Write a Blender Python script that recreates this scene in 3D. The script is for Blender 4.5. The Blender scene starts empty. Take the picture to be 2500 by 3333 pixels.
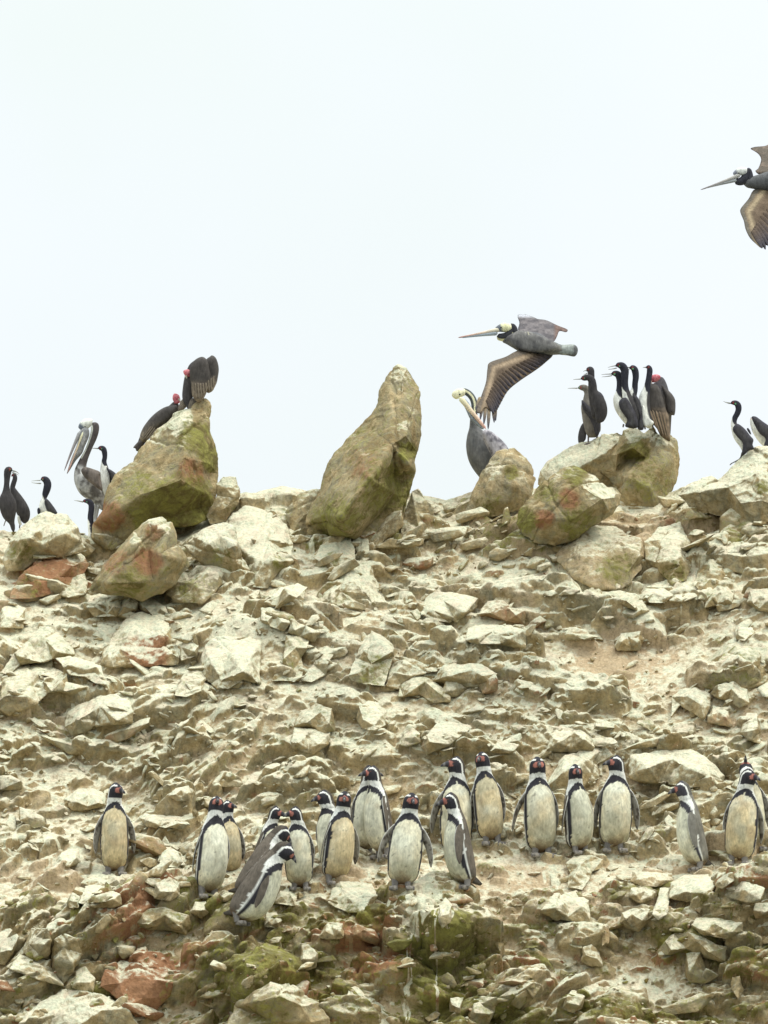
import bpy, bmesh, math, random
import numpy as np
from mathutils import Vector, Matrix, geometry
from mathutils.bvhtree import BVHTree

# ------------------------------------------------------------------ camera, sky, sun, exposure
scene = bpy.context.scene
col = scene.collection
R = math.radians
CAM_Y, CAM_Z, PITCH, DIST = -45.0, 2.0, R(8.0), 45.0
FPX = 440.0 * DIST                      # focal length in photograph pixels (2500 x 3333)
cam_data = bpy.data.cameras.new('camera')
cam = bpy.data.objects.new('camera', cam_data)
col.objects.link(cam)
cam.location = (0, CAM_Y, CAM_Z)
cam.rotation_euler = (R(90) + PITCH, 0, 0)
cam_data.sensor_fit = 'VERTICAL'
cam_data.sensor_height = 24
cam_data.lens = 24 * FPX / 3333.0
cam_data.clip_start = 1.0
cam_data.clip_end = 5000
scene.camera = cam

SUN_EL, SUN_AZ = R(60), R(104)          # azimuth from +Y (away from the viewer) towards +X
world = bpy.data.worlds.new('World')
scene.world = world
world.use_nodes = True
nt = world.node_tree
nt.nodes.clear()
w_out = nt.nodes.new('ShaderNodeOutputWorld')
w_bg = nt.nodes.new('ShaderNodeBackground')
w_sky = nt.nodes.new('ShaderNodeTexSky')
w_sky.sky_type = 'NISHITA'
w_sky.sun_disc = False
w_sky.sun_elevation = SUN_EL
w_sky.sun_rotation = SUN_AZ
w_sky.dust_density = 6.0
w_hs = nt.nodes.new('ShaderNodeHueSaturation')
w_hs.inputs['Saturation'].default_value = 0.12
w_mix = nt.nodes.new('ShaderNodeMixRGB')
w_mix.inputs[0].default_value = 0.97
# overcast cloud layer: slightly uneven pale grey, a little brighter towards the zenith
w_tc = nt.nodes.new('ShaderNodeTexCoord')
w_n = nt.nodes.new('ShaderNodeTexNoise')
w_n.inputs['Scale'].default_value = 9.0
w_n.inputs['Detail'].default_value = 3.0
w_ramp = nt.nodes.new('ShaderNodeValToRGB')
w_ramp.color_ramp.elements[0].position = 0.3
w_ramp.color_ramp.elements[0].color = (8.35, 9.1, 8.85, 1)
w_ramp.color_ramp.elements[1].position = 0.7
w_ramp.color_ramp.elements[1].color = (8.9, 9.45, 9.95, 1)
nt.links.new(w_tc.outputs['Generated'], w_n.inputs['Vector'])
nt.links.new(w_n.outputs['Fac'], w_ramp.inputs['Fac'])
nt.links.new(w_sky.outputs[0], w_hs.inputs['Color'])
nt.links.new(w_hs.outputs[0], w_mix.inputs[1])
nt.links.new(w_ramp.outputs[0], w_mix.inputs[2])
# an overcast sky is brighter overhead than towards the horizon
w_sep = nt.nodes.new('ShaderNodeSeparateXYZ')
nt.links.new(w_tc.outputs['Generated'], w_sep.inputs[0])
def w_math(op, a, b):
    m = nt.nodes.new('ShaderNodeMath'); m.operation = op
    nt.links.new(a, m.inputs[0]); m.inputs[1].default_value = b
    return m.outputs[0]
w_zen = w_math('ADD', w_math('MULTIPLY', w_math('POWER', w_math('MAXIMUM', w_sep.outputs[2], 0.0), 2.6), 2.0), 1.0)
w_mul = nt.nodes.new('ShaderNodeVectorMath'); w_mul.operation = 'SCALE'
nt.links.new(w_mix.outputs[0], w_mul.inputs[0]); nt.links.new(w_zen, w_mul.inputs['Scale'])
nt.links.new(w_mul.outputs[0], w_bg.inputs['Color'])
w_bg.inputs['Strength'].default_value = 0.1
nt.links.new(w_bg.outputs[0], w_out.inputs['Surface'])

sun_d = bpy.data.lights.new('sun', 'SUN')
sun_d.energy = 1.5
sun_d.angle = R(10)
sun_d.color = (1.0, 0.965, 0.88)
sun = bpy.data.objects.new('sun', sun_d)
col.objects.link(sun)
sun.rotation_euler = Vector((math.cos(SUN_EL) * math.sin(SUN_AZ), math.cos(SUN_EL) * math.cos(SUN_AZ), math.sin(SUN_EL))).to_track_quat('Z', 'Y').to_euler()

scene.view_settings.view_transform = 'Standard'
scene.view_settings.look = 'None'
scene.view_settings.exposure = 0.06
scene.view_settings.gamma = 1.0
scene.view_settings.use_curve_mapping = False
scene.cycles.max_bounces = 6

# ------------------------------------------------------------------ helpers
CT, ST = math.cos(PITCH), math.sin(PITCH)

def at(px, py, Y):
    """photograph pixel and depth (metres behind the penguin ledge) to world"""
    u = (np.asarray(px, float) - 1250.0) / FPX
    v = (1666.5 - np.asarray(py, float)) / FPX
    dy = CT - v * ST
    t = (Y - CAM_Y) / dy
    return np.stack(np.broadcast_arrays(u * t, Y, CAM_Z + (ST + v * CT) * t), -1)

def ray(px, py):
    u = (px - 1250.0) / FPX
    v = (1666.5 - py) / FPX
    return Vector((u, CT - v * ST, ST + v * CT))

FR = {'W': (0, 0, 1.5069), 'A': (0, 1100, .51236), 'B': (850, 1100, .51236), 'C': (1650, 1100, .51236),
      'D': (0, 1650, .51236), 'E': (850, 1700, .51236), 'H': (1650, 1700, .51236), 'I': (0, 2750, .51236),
      'J': (850, 2750, .51236), 'K': (1650, 2750, .51236), 'P': (200, 2400, .42194), 'Q': (850, 2400, .45208),
      'S': (1600, 2350, .5425), 'F': (1450, 980, .2833), 'G': (2200, 420, .19894), 'a': (0, 1480, .12658),
      'b': (190, 1340, .17182), 'c': (420, 1140, .18686), 'd': (1840, 1160, .22905), 'e': (2330, 1280, .11303)}

def fr(f, pts):
    x0, y0, k = FR[f]
    return [(x0 + p[0] * k, y0 + p[1] * k) + tuple(p[2:]) for p in pts]

def _hash(ix, iy, iz, seed):
    h = (ix * 73856093) ^ (iy * 19349663) ^ (iz * 83492791) ^ (seed * 2654435761 % 4294967296)
    h = h & 0xffffffff
    h = ((h ^ (h >> 15)) * 0x2c1b3c6d) & 0xffffffff
    h = ((h ^ (h >> 12)) * 0x297a2d39) & 0xffffffff
    h = h ^ (h >> 15)
    return (h & 0xffffff) / float(0xffffff)

def vnoise(P, seed=0):
    P = np.asarray(P, float)
    I = np.floor(P).astype(np.int64)
    F = P - I
    F = F * F * F * (F * (F * 6 - 15) + 10)
    out = 0
    for dx in (0, 1):
        wx = F[..., 0] if dx else 1 - F[..., 0]
        for dy in (0, 1):
            wy = F[..., 1] if dy else 1 - F[..., 1]
            for dz in (0, 1):
                wz = F[..., 2] if dz else 1 - F[..., 2]
                out = out + wx * wy * wz * _hash(I[..., 0] + dx, I[..., 1] + dy, I[..., 2] + dz, seed)
    return out

def fbm(P, octv=4, seed=0, gain=.5):
    s, a, n = 0, 1.0, 0
    Q = np.asarray(P, float)
    for k in range(octv):
        s = s + a * vnoise(Q, seed + k * 17)
        n += a
        a *= gain
        Q = Q * 2.03 + 11.7
    return s / n

def mesh_np(name, V, T, attrs=None, smooth=True):
    """mesh from numpy verts and tris/quads, with named colour attributes"""
    me = bpy.data.meshes.new(name)
    V = np.asarray(V, np.float32); T = np.asarray(T, np.int32)
    nf, k = T.shape
    me.vertices.add(len(V)); me.vertices.foreach_set('co', V.ravel())
    me.loops.add(nf * k); me.loops.foreach_set('vertex_index', T.ravel())
    me.polygons.add(nf)
    me.polygons.foreach_set('loop_start', np.arange(0, nf * k, k, dtype=np.int32))
    me.polygons.foreach_set('use_smooth', np.full(nf, smooth))
    me.update(calc_edges=True)
    for an, A in (attrs or {}).items():
        a = me.attributes.new(an, 'FLOAT_COLOR', 'POINT')
        A = np.asarray(A, np.float32)
        if A.shape[1] == 3:
            A = np.concatenate([A, np.ones((len(A), 1), np.float32)], 1)
        a.data.foreach_set('color', A.ravel())
    me.validate()
    return me

def link(name, me, mat=None, parent=None, loc=None):
    o = bpy.data.objects.new(name, me)
    col.objects.link(o)
    if mat is not None:
        me.materials.append(mat) if not len(me.materials) else None
    if parent is not None:
        o.parent = parent
        o.matrix_parent_inverse = Matrix.Translation(-parent.location)
    return o

def tag(o, label=None, cat=None, group=None, kind=None):
    if label: o['label'] = label
    if cat: o['category'] = cat
    if group: o['group'] = group
    if kind: o['kind'] = kind
    return o

def empty(name, loc, label, cat, group=None):
    o = bpy.data.objects.new(name, None)
    o.empty_display_size = .1
    col.objects.link(o)
    o.location = loc
    return tag(o, label, cat, group)

def subdivide(V, T, n, smooth_first=.0, smooth_levels=2):
    V = np.asarray(V, float); T = np.asarray(T, np.int64)
    for lv in range(n):
        E = np.concatenate([T[:, [0, 1]], T[:, [1, 2]], T[:, [2, 0]]])
        Es = np.sort(E, 1)
        key = Es[:, 0] * (len(V) + 1) + Es[:, 1]
        uk, first, inv = np.unique(key, return_index=True, return_inverse=True)
        ue = Es[first]
        mid = (V[ue[:, 0]] + V[ue[:, 1]]) / 2
        m = len(T)
        a, b, c = (inv[:m] + len(V)), (inv[m:2 * m] + len(V)), (inv[2 * m:] + len(V))
        V = np.concatenate([V, mid])
        T = np.concatenate([np.stack([T[:, 0], a, c], 1), np.stack([a, T[:, 1], b], 1),
                            np.stack([c, b, T[:, 2]], 1), np.stack([a, b, c], 1)])
        if lv < smooth_levels and smooth_first > 0:
            V = relax(V, T, smooth_first)
    return V, T

def relax(V, T, f):
    S = np.zeros_like(V); C = np.zeros(len(V))
    for i, j in ((0, 1), (1, 2), (2, 0)):
        for p, q in ((i, j), (j, i)):
            for k in range(V.shape[1]):
                S[:, k] += np.bincount(T[:, p], V[T[:, q], k], len(V))
            C += np.bincount(T[:, p], minlength=len(V))
    return V + f * (S / np.maximum(C, 1)[:, None] - V)

def vnormals(V, T):
    N = np.zeros_like(V[:, :3])
    fn = np.cross(V[T[:, 1], :3] - V[T[:, 0], :3], V[T[:, 2], :3] - V[T[:, 0], :3])
    for i in range(3):
        for k in range(3):
            N[:, k] += np.bincount(T[:, i], fn[:, k], len(V))
    return N / np.maximum(np.linalg.norm(N, axis=1, keepdims=True), 1e-12)

# ------------------------------------------------------------------ materials
def new_mat(name):
    m = bpy.data.materials.new(name)
    m.use_nodes = True
    n = m.node_tree
    b = n.nodes['Principled BSDF']
    return m, n, b

def mnode(n, op, a, b=None, clamp=False):
    m = n.nodes.new('ShaderNodeMath'); m.operation = op; m.use_clamp = clamp
    for i, v in enumerate((a, b)):
        if v is None: continue
        if isinstance(v, (int, float)): m.inputs[i].default_value = v
        else: n.links.new(v, m.inputs[i])
    return m.outputs[0]

def mixc(n, fac, c1, c2, bt='MIX'):
    m = n.nodes.new('ShaderNodeMixRGB'); m.blend_type = bt
    for i, v in enumerate((fac, c1, c2)):
        if isinstance(v, (int, float)): m.inputs[i].default_value = v
        elif isinstance(v, tuple): m.inputs[i].default_value = v + (1,)
        else: n.links.new(v, m.inputs[i])
    return m.outputs[0]

def noise(n, vec, scale, detail=6, rough=.6, dist=0.0):
    t = n.nodes.new('ShaderNodeTexNoise')
    t.inputs['Scale'].default_value = scale
    t.inputs['Detail'].default_value = detail
    t.inputs['Roughness'].default_value = rough
    t.inputs['Distortion'].default_value = dist
    n.links.new(vec, t.inputs['Vector'])
    return t.outputs['Fac']

def ramp(n, fac, els):
    r = n.nodes.new('ShaderNodeValToRGB')
    cr = r.color_ramp
    while len(cr.elements) < len(els): cr.elements.new(.5)
    for e, (p, c) in zip(cr.elements, els):
        e.position = p
        e.color = (c, c, c, 1) if isinstance(c, (int, float)) else c + (1,)
    n.links.new(fac, r.inputs['Fac'])
    return r.outputs['Color']

def rock_material():
    m, n, b = new_mat('weathered_guano_rock')
    g = n.nodes.new('ShaderNodeNewGeometry')
    pos = g.outputs['Position']
    at_ = n.nodes.new('ShaderNodeAttribute'); at_.attribute_name = 'tint'
    sep = n.nodes.new('ShaderNodeSeparateColor'); n.links.new(at_.outputs['Color'], sep.inputs[0])
    pale, moss, red, soil = sep.outputs[0], sep.outputs[1], sep.outputs[2], at_.outputs['Alpha']
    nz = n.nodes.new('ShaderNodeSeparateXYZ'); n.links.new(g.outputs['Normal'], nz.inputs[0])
    n1 = noise(n, pos, 2.2, 5, .62, .3)
    n2 = noise(n, pos, 9.0, 7, .68, .5)
    n3 = noise(n, pos, 45.0, 6, .7)
    n4 = noise(n, pos, 5.0, 6, .7, 1.0)
    n5 = noise(n, pos, 17.0, 5, .65)
    base = ramp(n, mnode(n, 'ADD', mnode(n, 'MULTIPLY', n2, .65), mnode(n, 'MULTIPLY', n1, .35)),
                [(.30, (.13, .09, .038)), (.44, (.31, .225, .105)), (.56, (.52, .40, .22)), (.70, (.70, .57, .36))])
    grey = ramp(n, n5, [(.3, (.15, .14, .09)), (.55, (.30, .28, .19)), (.75, (.50, .48, .36))])
    base = mixc(n, ramp(n, n4, [(.42, 0.0), (.6, .75)]), base, grey)
    # soil
    sf = mnode(n, 'ADD', soil, mnode(n, 'MULTIPLY', mnode(n, 'SUBTRACT', n5, .5), 1.5), True)
    base = mixc(n, ramp(n, sf, [(.35, 0.0), (.75, .8)]), base, mixc(n, n3, (.40, .28, .16), (.70, .55, .37)))
    # red iron staining
    rf = mnode(n, 'ADD', red, mnode(n, 'MULTIPLY', mnode(n, 'SUBTRACT', n2, .5), 1.6), True)
    base = mixc(n, ramp(n, rf, [(.4, 0.0), (.8, .85)]), base, mixc(n, n5, (.19, .075, .035), (.44, .21, .105)))
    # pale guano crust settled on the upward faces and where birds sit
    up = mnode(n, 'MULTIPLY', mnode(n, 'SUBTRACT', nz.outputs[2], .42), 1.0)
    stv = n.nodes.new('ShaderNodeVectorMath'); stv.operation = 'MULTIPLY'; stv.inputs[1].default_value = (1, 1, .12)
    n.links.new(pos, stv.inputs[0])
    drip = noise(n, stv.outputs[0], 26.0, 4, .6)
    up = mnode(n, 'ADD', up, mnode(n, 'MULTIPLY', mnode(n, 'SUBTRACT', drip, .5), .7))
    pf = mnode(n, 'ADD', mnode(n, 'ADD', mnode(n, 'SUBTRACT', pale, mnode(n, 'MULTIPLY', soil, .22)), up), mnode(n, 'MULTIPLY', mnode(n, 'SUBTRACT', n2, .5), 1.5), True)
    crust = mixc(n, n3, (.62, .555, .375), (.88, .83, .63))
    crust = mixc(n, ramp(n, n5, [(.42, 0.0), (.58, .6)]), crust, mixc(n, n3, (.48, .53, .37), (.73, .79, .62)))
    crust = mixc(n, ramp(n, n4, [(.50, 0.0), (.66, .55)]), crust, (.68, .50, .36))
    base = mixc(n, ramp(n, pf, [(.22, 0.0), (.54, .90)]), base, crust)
    # algae
    mf = mnode(n, 'ADD', mnode(n, 'MULTIPLY', moss, .92), mnode(n, 'MULTIPLY', mnode(n, 'SUBTRACT', mnode(n, 'ADD', mnode(n, 'MULTIPLY', n5, .45), mnode(n, 'ADD', mnode(n, 'MULTIPLY', n2, .25), mnode(n, 'MULTIPLY', n3, .3))), .5), 4.2), True)
    mf = mnode(n, 'MULTIPLY', mf, ramp(n, pale, [(.8, 1.0), (1.0, 0.0)]))
    base = mixc(n, ramp(n, mf, [(.38, 0.0), (.9, .9)]), base, mixc(n, ramp(n, n4, [(.4, 0.0), (.62, 1.0)]), (.095, .078, .02), (.26, .245, .055)))
    # grain
    gr = ramp(n, n3, [(.25, .62), (.5, 1.0), (.8, 1.2)])
    base = mixc(n, 1.0, base, gr, 'MULTIPLY')
    n.links.new(base, b.inputs['Base Color'])
    b.inputs['Roughness'].default_value = .92
    b.inputs['Specular IOR Level'].default_value = .15
    vo = n.nodes.new('ShaderNodeTexVoronoi'); vo.feature = 'DISTANCE_TO_EDGE'
    vo.inputs['Scale'].default_value = 11
    wv = mixc(n, .08, pos, n2)
    mp = n.nodes.new('ShaderNodeVectorMath'); mp.operation = 'MULTIPLY'; mp.inputs[1].default_value = (1, 1, 2.2)
    n.links.new(wv, mp.inputs[0]); n.links.new(mp.outputs[0], vo.inputs['Vector'])
    crack = ramp(n, vo.outputs['Distance'], [(0.0, 0.0), (.06, 1.0)])
    h = mnode(n, 'ADD', mnode(n, 'MULTIPLY', n5, 1.6), mnode(n, 'ADD', mnode(n, 'MULTIPLY', n3, .8), mnode(n, 'MULTIPLY', crack, .10)))
    bp = n.nodes.new('ShaderNodeBump')
    bp.inputs['Strength'].default_value = .85
    bp.inputs['Distance'].default_value = .016
    n.links.new(h, bp.inputs['Height']); n.links.new(bp.outputs[0], b.inputs['Normal'])
    return m
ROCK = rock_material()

# ------------------------------------------------------------------ the rocky slope
random.seed(7); np.random.seed(7)
TAB_R = np.array([1650, 1750, 1850, 1950, 2100, 2300, 2500, 2650, 2750, 2850, 2930, 3000, 3200, 3400, 4200, 5600.])
TAB_Y = np.array([4.4, 3.75, 3.25, 2.9, 2.3, 1.65, 1.15, .8, .45, .0, -.36, -.52, -.85, -1.15, -2.2, -3.6])
CRX = np.array([-9000, -2000, -400, 0, 100, 180, 300, 420, 600, 780, 900, 1000, 1200, 1350, 1450, 1560, 1700, 1850, 2050, 2200, 2300, 2380, 2500, 2900, 4500, 9000.])
CRY = np.array([2300, 1850, 1760, 1735, 1728, 1715, 1745, 1740, 1700, 1628, 1618, 1612, 1610, 1608, 1628, 1600, 1585, 1600, 1625, 1585, 1562, 1530, 1490, 1480, 1700, 2300.])
def spacing(a, b, step): return np.arange(a, b, step)
PXc = np.concatenate([np.linspace(-9000, -700, 40)[:-1], np.linspace(-700, -60, 110)[:-1], spacing(-60, 2560, 2.75), np.linspace(2560, 3200, 110)[1:], np.linspace(3200, 9500, 35)[1:]])
Rr = np.concatenate([np.linspace(5600, 3600, 40)[:-1], np.linspace(3600, 3380, 50)[:-1], spacing(3380, 1650, -2.75)[:-1], [1650.]])
crest = np.interp(PXc, CRX, CRY) + 26 * (fbm(np.stack([PXc * .012, PXc * 0, PXc * 0], -1), 4, 5) - .5)
nback = 60
bk = np.linspace(0, 1, nback + 1)[1:] ** 1.8
nR, nC = len(Rr), len(PXc)
PY = 3400 + (Rr[:, None] - 3400) * (crest[None, :] - 3400) / (1650 - 3400)
PY = np.where(Rr[:, None] > 3400, Rr[:, None] + 0 * PY, PY)
Yrow = np.interp(Rr, TAB_R, TAB_Y)
ksm = np.exp(-np.linspace(-2, 2, 41) ** 2); ksm /= ksm.sum()
Yrow = np.convolve(np.pad(Yrow, 20, mode='edge'), ksm, 'valid')
Yb = np.broadcast_to(Yrow[:, None], PY.shape)
G0 = at(np.broadcast_to(PXc[None, :], PY.shape), PY, Yb)
back = np.repeat(G0[-1:, :, :], nback, 0)
back[:, :, 1] += (bk * 22)[:, None]
back[:, :, 2] -= (np.minimum(bk * 22, 1.2) * .12 + bk * 22 * .10)[:, None]
G0 = np.concatenate([G0, back], 0)
mid = G0[:, nC // 2]
dYZ = np.gradient(mid[:, 1:], axis=0)
tl = np.linalg.norm(dYZ, axis=1, keepdims=True)
tn = dYZ / tl
k2 = np.exp(-np.linspace(-2, 2, 61) ** 2); k2 /= k2.sum()
tn = np.stack([np.convolve(np.pad(tn[:, i], 30, mode='edge'), k2, 'valid') for i in range(2)], 1)
tn /= np.linalg.norm(tn, axis=1, keepdims=True)
Nn = np.stack([np.zeros(len(tn)), -tn[:, 1], tn[:, 0]], 1)      # out of the slope, towards the sea and up
Vv = np.concatenate([[0], np.cumsum(np.linalg.norm(np.diff(mid[:, 1:], axis=0), axis=1))])
Uu = at(PXc, 2500, 1.2)[:, 0]
nRR = len(Vv)
UU, VV = np.meshgrid(Uu, Vv)
w1 = fbm(np.stack([UU * 2.5, VV * 2.5, VV * 0], -1), 3, 21) - .5
w2 = fbm(np.stack([UU * 2.5, VV * 2.5, VV * 0 + 9], -1), 3, 22) - .5
w3 = fbm(np.stack([UU * 14, VV * 14, VV * 0], -1), 3, 23) - .5
w4 = fbm(np.stack([UU * 14, VV * 14, VV * 0 + 9], -1), 3, 24) - .5
WU = UU + .08 * w1 + .010 * w3
WV = VV + .08 * w2 + .010 * w4
D = .30 * (fbm(np.stack([UU * .9, VV * .9, VV * 0], -1), 3, 31) - .5)
Rfull = np.concatenate([Rr, np.full(nback, 1650.)])
TI = np.zeros((nRR, nC, 4), np.float32)      # pale, moss, red, soil
def vof(ref): return float(np.interp(-ref, -Rr, Vv[:nR]))
def uof(px): return float(np.interp(px, PXc, Uu))
# where loose soil or a smooth slab interrupts the blocks (photograph px, ref row, radii)
SMOOTH = [(2045, 2185, 240, 88, 1.1), (1250, 2860, 1400, 50, .75), (560, 2230, 150, 45, .8), (600, 2330, 200, 50, .5),
          (1980, 3190, 340, 90, .8), (100, 2830, 160, 60, .7), (1150, 2075, 140, 60, .8), (1180, 2270, 210, 42, .8), (250, 2570, 200, 45, .7), (1480, 2330, 200, 45, .7), (1650, 2080, 110, 50, .7), (900, 2330, 160, 35, .6), (2250, 2420, 180, 40, .7), (1900, 2560, 260, 45, .6), (120, 2130, 120, 30, .6), (700, 2700, 260, 40, .6), (2300, 1690, 200, 40, .7)]
SM = np.zeros((nRR, nC), np.float32)
for (px, rf, rx, ry, s) in SMOOTH:
    u0, v0 = uof(px), vof(rf); ru = rx / 440; rv = abs(vof(rf - ry) - vof(rf + ry)) / 2
    d = ((WU - u0) / ru) ** 2 + ((WV - v0) / rv) ** 2
    SM = np.maximum(SM, s * np.clip(1.6 - d, 0, 1))
SM = np.maximum(SM, .8 * np.clip((fbm(np.stack([UU * 1.3, VV * 1.3, VV * 0], -1), 3, 77) - .56) * 8, 0, 1))
def stamp(u, v, size, asp, ang, h, tilt, tintv, nside=6, slope=(1.0, 4.0)):
    r = size * 1.3
    i0, i1 = np.searchsorted(Vv, (v - r, v + r)); j0, j1 = np.searchsorted(Uu, (u - r, u + r))
    if i1 - i0 < 2 or j1 - j0 < 2: return
    ic, jc = np.searchsorted(Vv, v), np.searchsorted(Uu, u)
    ic, jc = min(ic, nRR - 1), min(jc, nC - 1)
    du = WU[i0:i1, j0:j1] - WU[ic, jc]; dv = WV[i0:i1, j0:j1] - WV[ic, jc]
    base = D[ic, jc]
    ca, sa = math.cos(ang), math.sin(ang)
    a = (du * ca + dv * sa); b_ = (-du * sa + dv * ca) * asp
    H = h - tilt * dv + random.uniform(-.15, .15) * du
    for k in range(nside):
        th = 2 * math.pi * (k + random.uniform(-.35, .35)) / nside
        rr = size * random.uniform(.42, .62)
        down = -math.sin(th)
        sl = slope[0] + (slope[1] - slope[0]) * max(0, down) * random.uniform(.6, 1.2)
        H = np.minimum(H, (rr - (a * math.cos(th) + b_ * math.sin(th))) * sl)
    N = base + H
    sub = D[i0:i1, j0:j1]
    win = (N > sub) & (H > -.2 * h)
    sub[win] = N[win]
    TI[i0:i1, j0:j1][win] = tintv
def tone(ref):
    """typical weathering of a block by height on the slope"""
    x = random.random()
    if ref > 2900:
        p, m, r = random.gauss(.10, .17), random.gauss(.42, .27), (random.uniform(.4, .9) if x < .22 else random.uniform(0, .25))
    elif ref > 2500:
        p, m, r = random.gauss(.36, .2), random.gauss(.13, .18), (random.uniform(.3, .6) if x < .07 else random.uniform(0, .2))
    elif ref > 1850:
        p, m, r = random.gauss(.50, .2), random.gauss(.10, .18), (random.uniform(.3, .7) if x < .07 else random.uniform(0, .2))
    else:
        p, m, r = random.gauss(.28, .22), random.gauss(.25, .22), (random.uniform(.3, .7) if x < .1 else random.uniform(0, .25))
    return (max(0, p), max(0, m), r, random.uniform(0, .25))
def layer(n, lo, hi, hf, smooth_cut, pr=(-700, 3200), rr=(1655, 3600), tilt=.25, asp=(1.4, 3.2)):
    for _ in range(n):
        px = random.uniform(*pr); rf = random.uniform(*rr)
        u, v = uof(px), vof(rf)
        i, j = min(np.searchsorted(Vv, v), nRR - 1), min(np.searchsorted(Uu, u), nC - 1)
        if random.random() < SM[i, j] * smooth_cut: continue
        s = lo * (hi / lo) ** random.random()
        dip = -.18 if 800 < px else .1
        if rf > 2450 and px < 1000: dip = .5
        stamp(u, v, s, random.uniform(*asp), random.gauss(dip, .2), s * hf * random.uniform(.5, 1.3), random.gauss(tilt, .2), tone(rf))
def fins(n, pr, rr, ang):
    for _ in range(n):
        s = random.uniform(.14, .34)
        stamp(uof(random.uniform(*pr)), vof(random.uniform(*rr)), s, random.uniform(2.6, 5), random.gauss(ang, .08), s * .22, 0, tone(2600))
# far margins: bigger blocks only
for _rng in (((-9000, -500), (1655, 5600)), ((3000, 9500), (1655, 5600)), ((-600, 3100), (3700, 5600))):
    layer(110, .8, 2.2, .2, 0, pr=_rng[0], rr=_rng[1])
layer(150, .45, .85, .16, 1, tilt=.03)
layer(560, .22, .5, .21, 1, tilt=.03)
layer(3600, .10, .25, .26, .9, tilt=.05, asp=(1.6, 3.6))
# bedrock faces showing under the penguin ledge and under the right hand boulders
for (px_, rf_, s_, a_, h_, t_) in [(480, 3130, .50, .1, .16, (0, .15, .95, .1)), (300, 3010, .34, .5, .10, (.1, .2, .5, .2)), (1120, 3060, .46, -.1, .16, (.05, .3, .7, .2)),
                                   (1290, 3215, .40, .1, .16, (0, .5, .55, .1)), (860, 3240, .52, .1, .18, (.05, .5, .35, .2)), (130, 3150, .44, -.2, .12, (.3, .25, .1, .1)),
                                   (1650, 3240, .40, .4, .14, (.1, .6, .1, .1)), (2260, 3080, .34, -.1, .12, (.1, .4, .2, .1)), (1450, 3110, .40, 0, .12, (.15, .7, .1, .1)),
                                   (760, 3020, .40, .2, .12, (.1, .5, .2, .1)), (2000, 3290, .5, .3, .12, (.1, .5, .1, .3)), (1900, 3060, .36, 0, .10, (.25, .3, .1, .2)),
                                   (1800, 1800, .55, 0, .18, (0, .35, .3, .5)), (2080, 1830, .5, -.1, .18, (0, .4, .2, .45)), (2280, 1790, .45, .1, .16, (.05, .3, .2, .4)), (1620, 1800, .4, .1, .14, (.05, .35, .2, .35))]:
    stamp(uof(px_), vof(rf_), s_, 1.5, a_, h_, .12, t_, nside=6, slope=(.8, 4.5))
fins(26, (500, 860), (2380, 2600), .85)
fins(30, (40, 330), (2930, 3200), .8)
fins(36, (1500, 1950), (3180, 3340), .6)
fins(40, (850, 1700), (1950, 2250), -.30)
layer(5200, .045, .12, .30, .85, tilt=.08)
layer(3000, .02, .05, .38, .5, pr=(-60, 2560), rr=(1655, 3400), asp=(1, 2), tilt=.1)
P3 = np.stack([UU, VV, VV * 0], -1)
rid = 1 - np.abs(2 * fbm(P3 * 7, 4, 41) - 1)
D += (.016 * (fbm(P3 * 9, 5, 42) - .5) + .016 * (rid - .7)) * (1 - .5 * SM)
D *= np.interp(Rfull, [1650, 1790], [.25, 1.0])[:, None]
D += .005 * (fbm(P3 * 42, 3, 43) - .5)
edge = np.clip((nRR - nback - np.arange(nRR)) / 40., 0, 1)[:, None]
G = G0 + D[:, :, None] * Nn[:, None, :] + .02 * np.stack([w3, w4 * 0, w4], -1)
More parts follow.
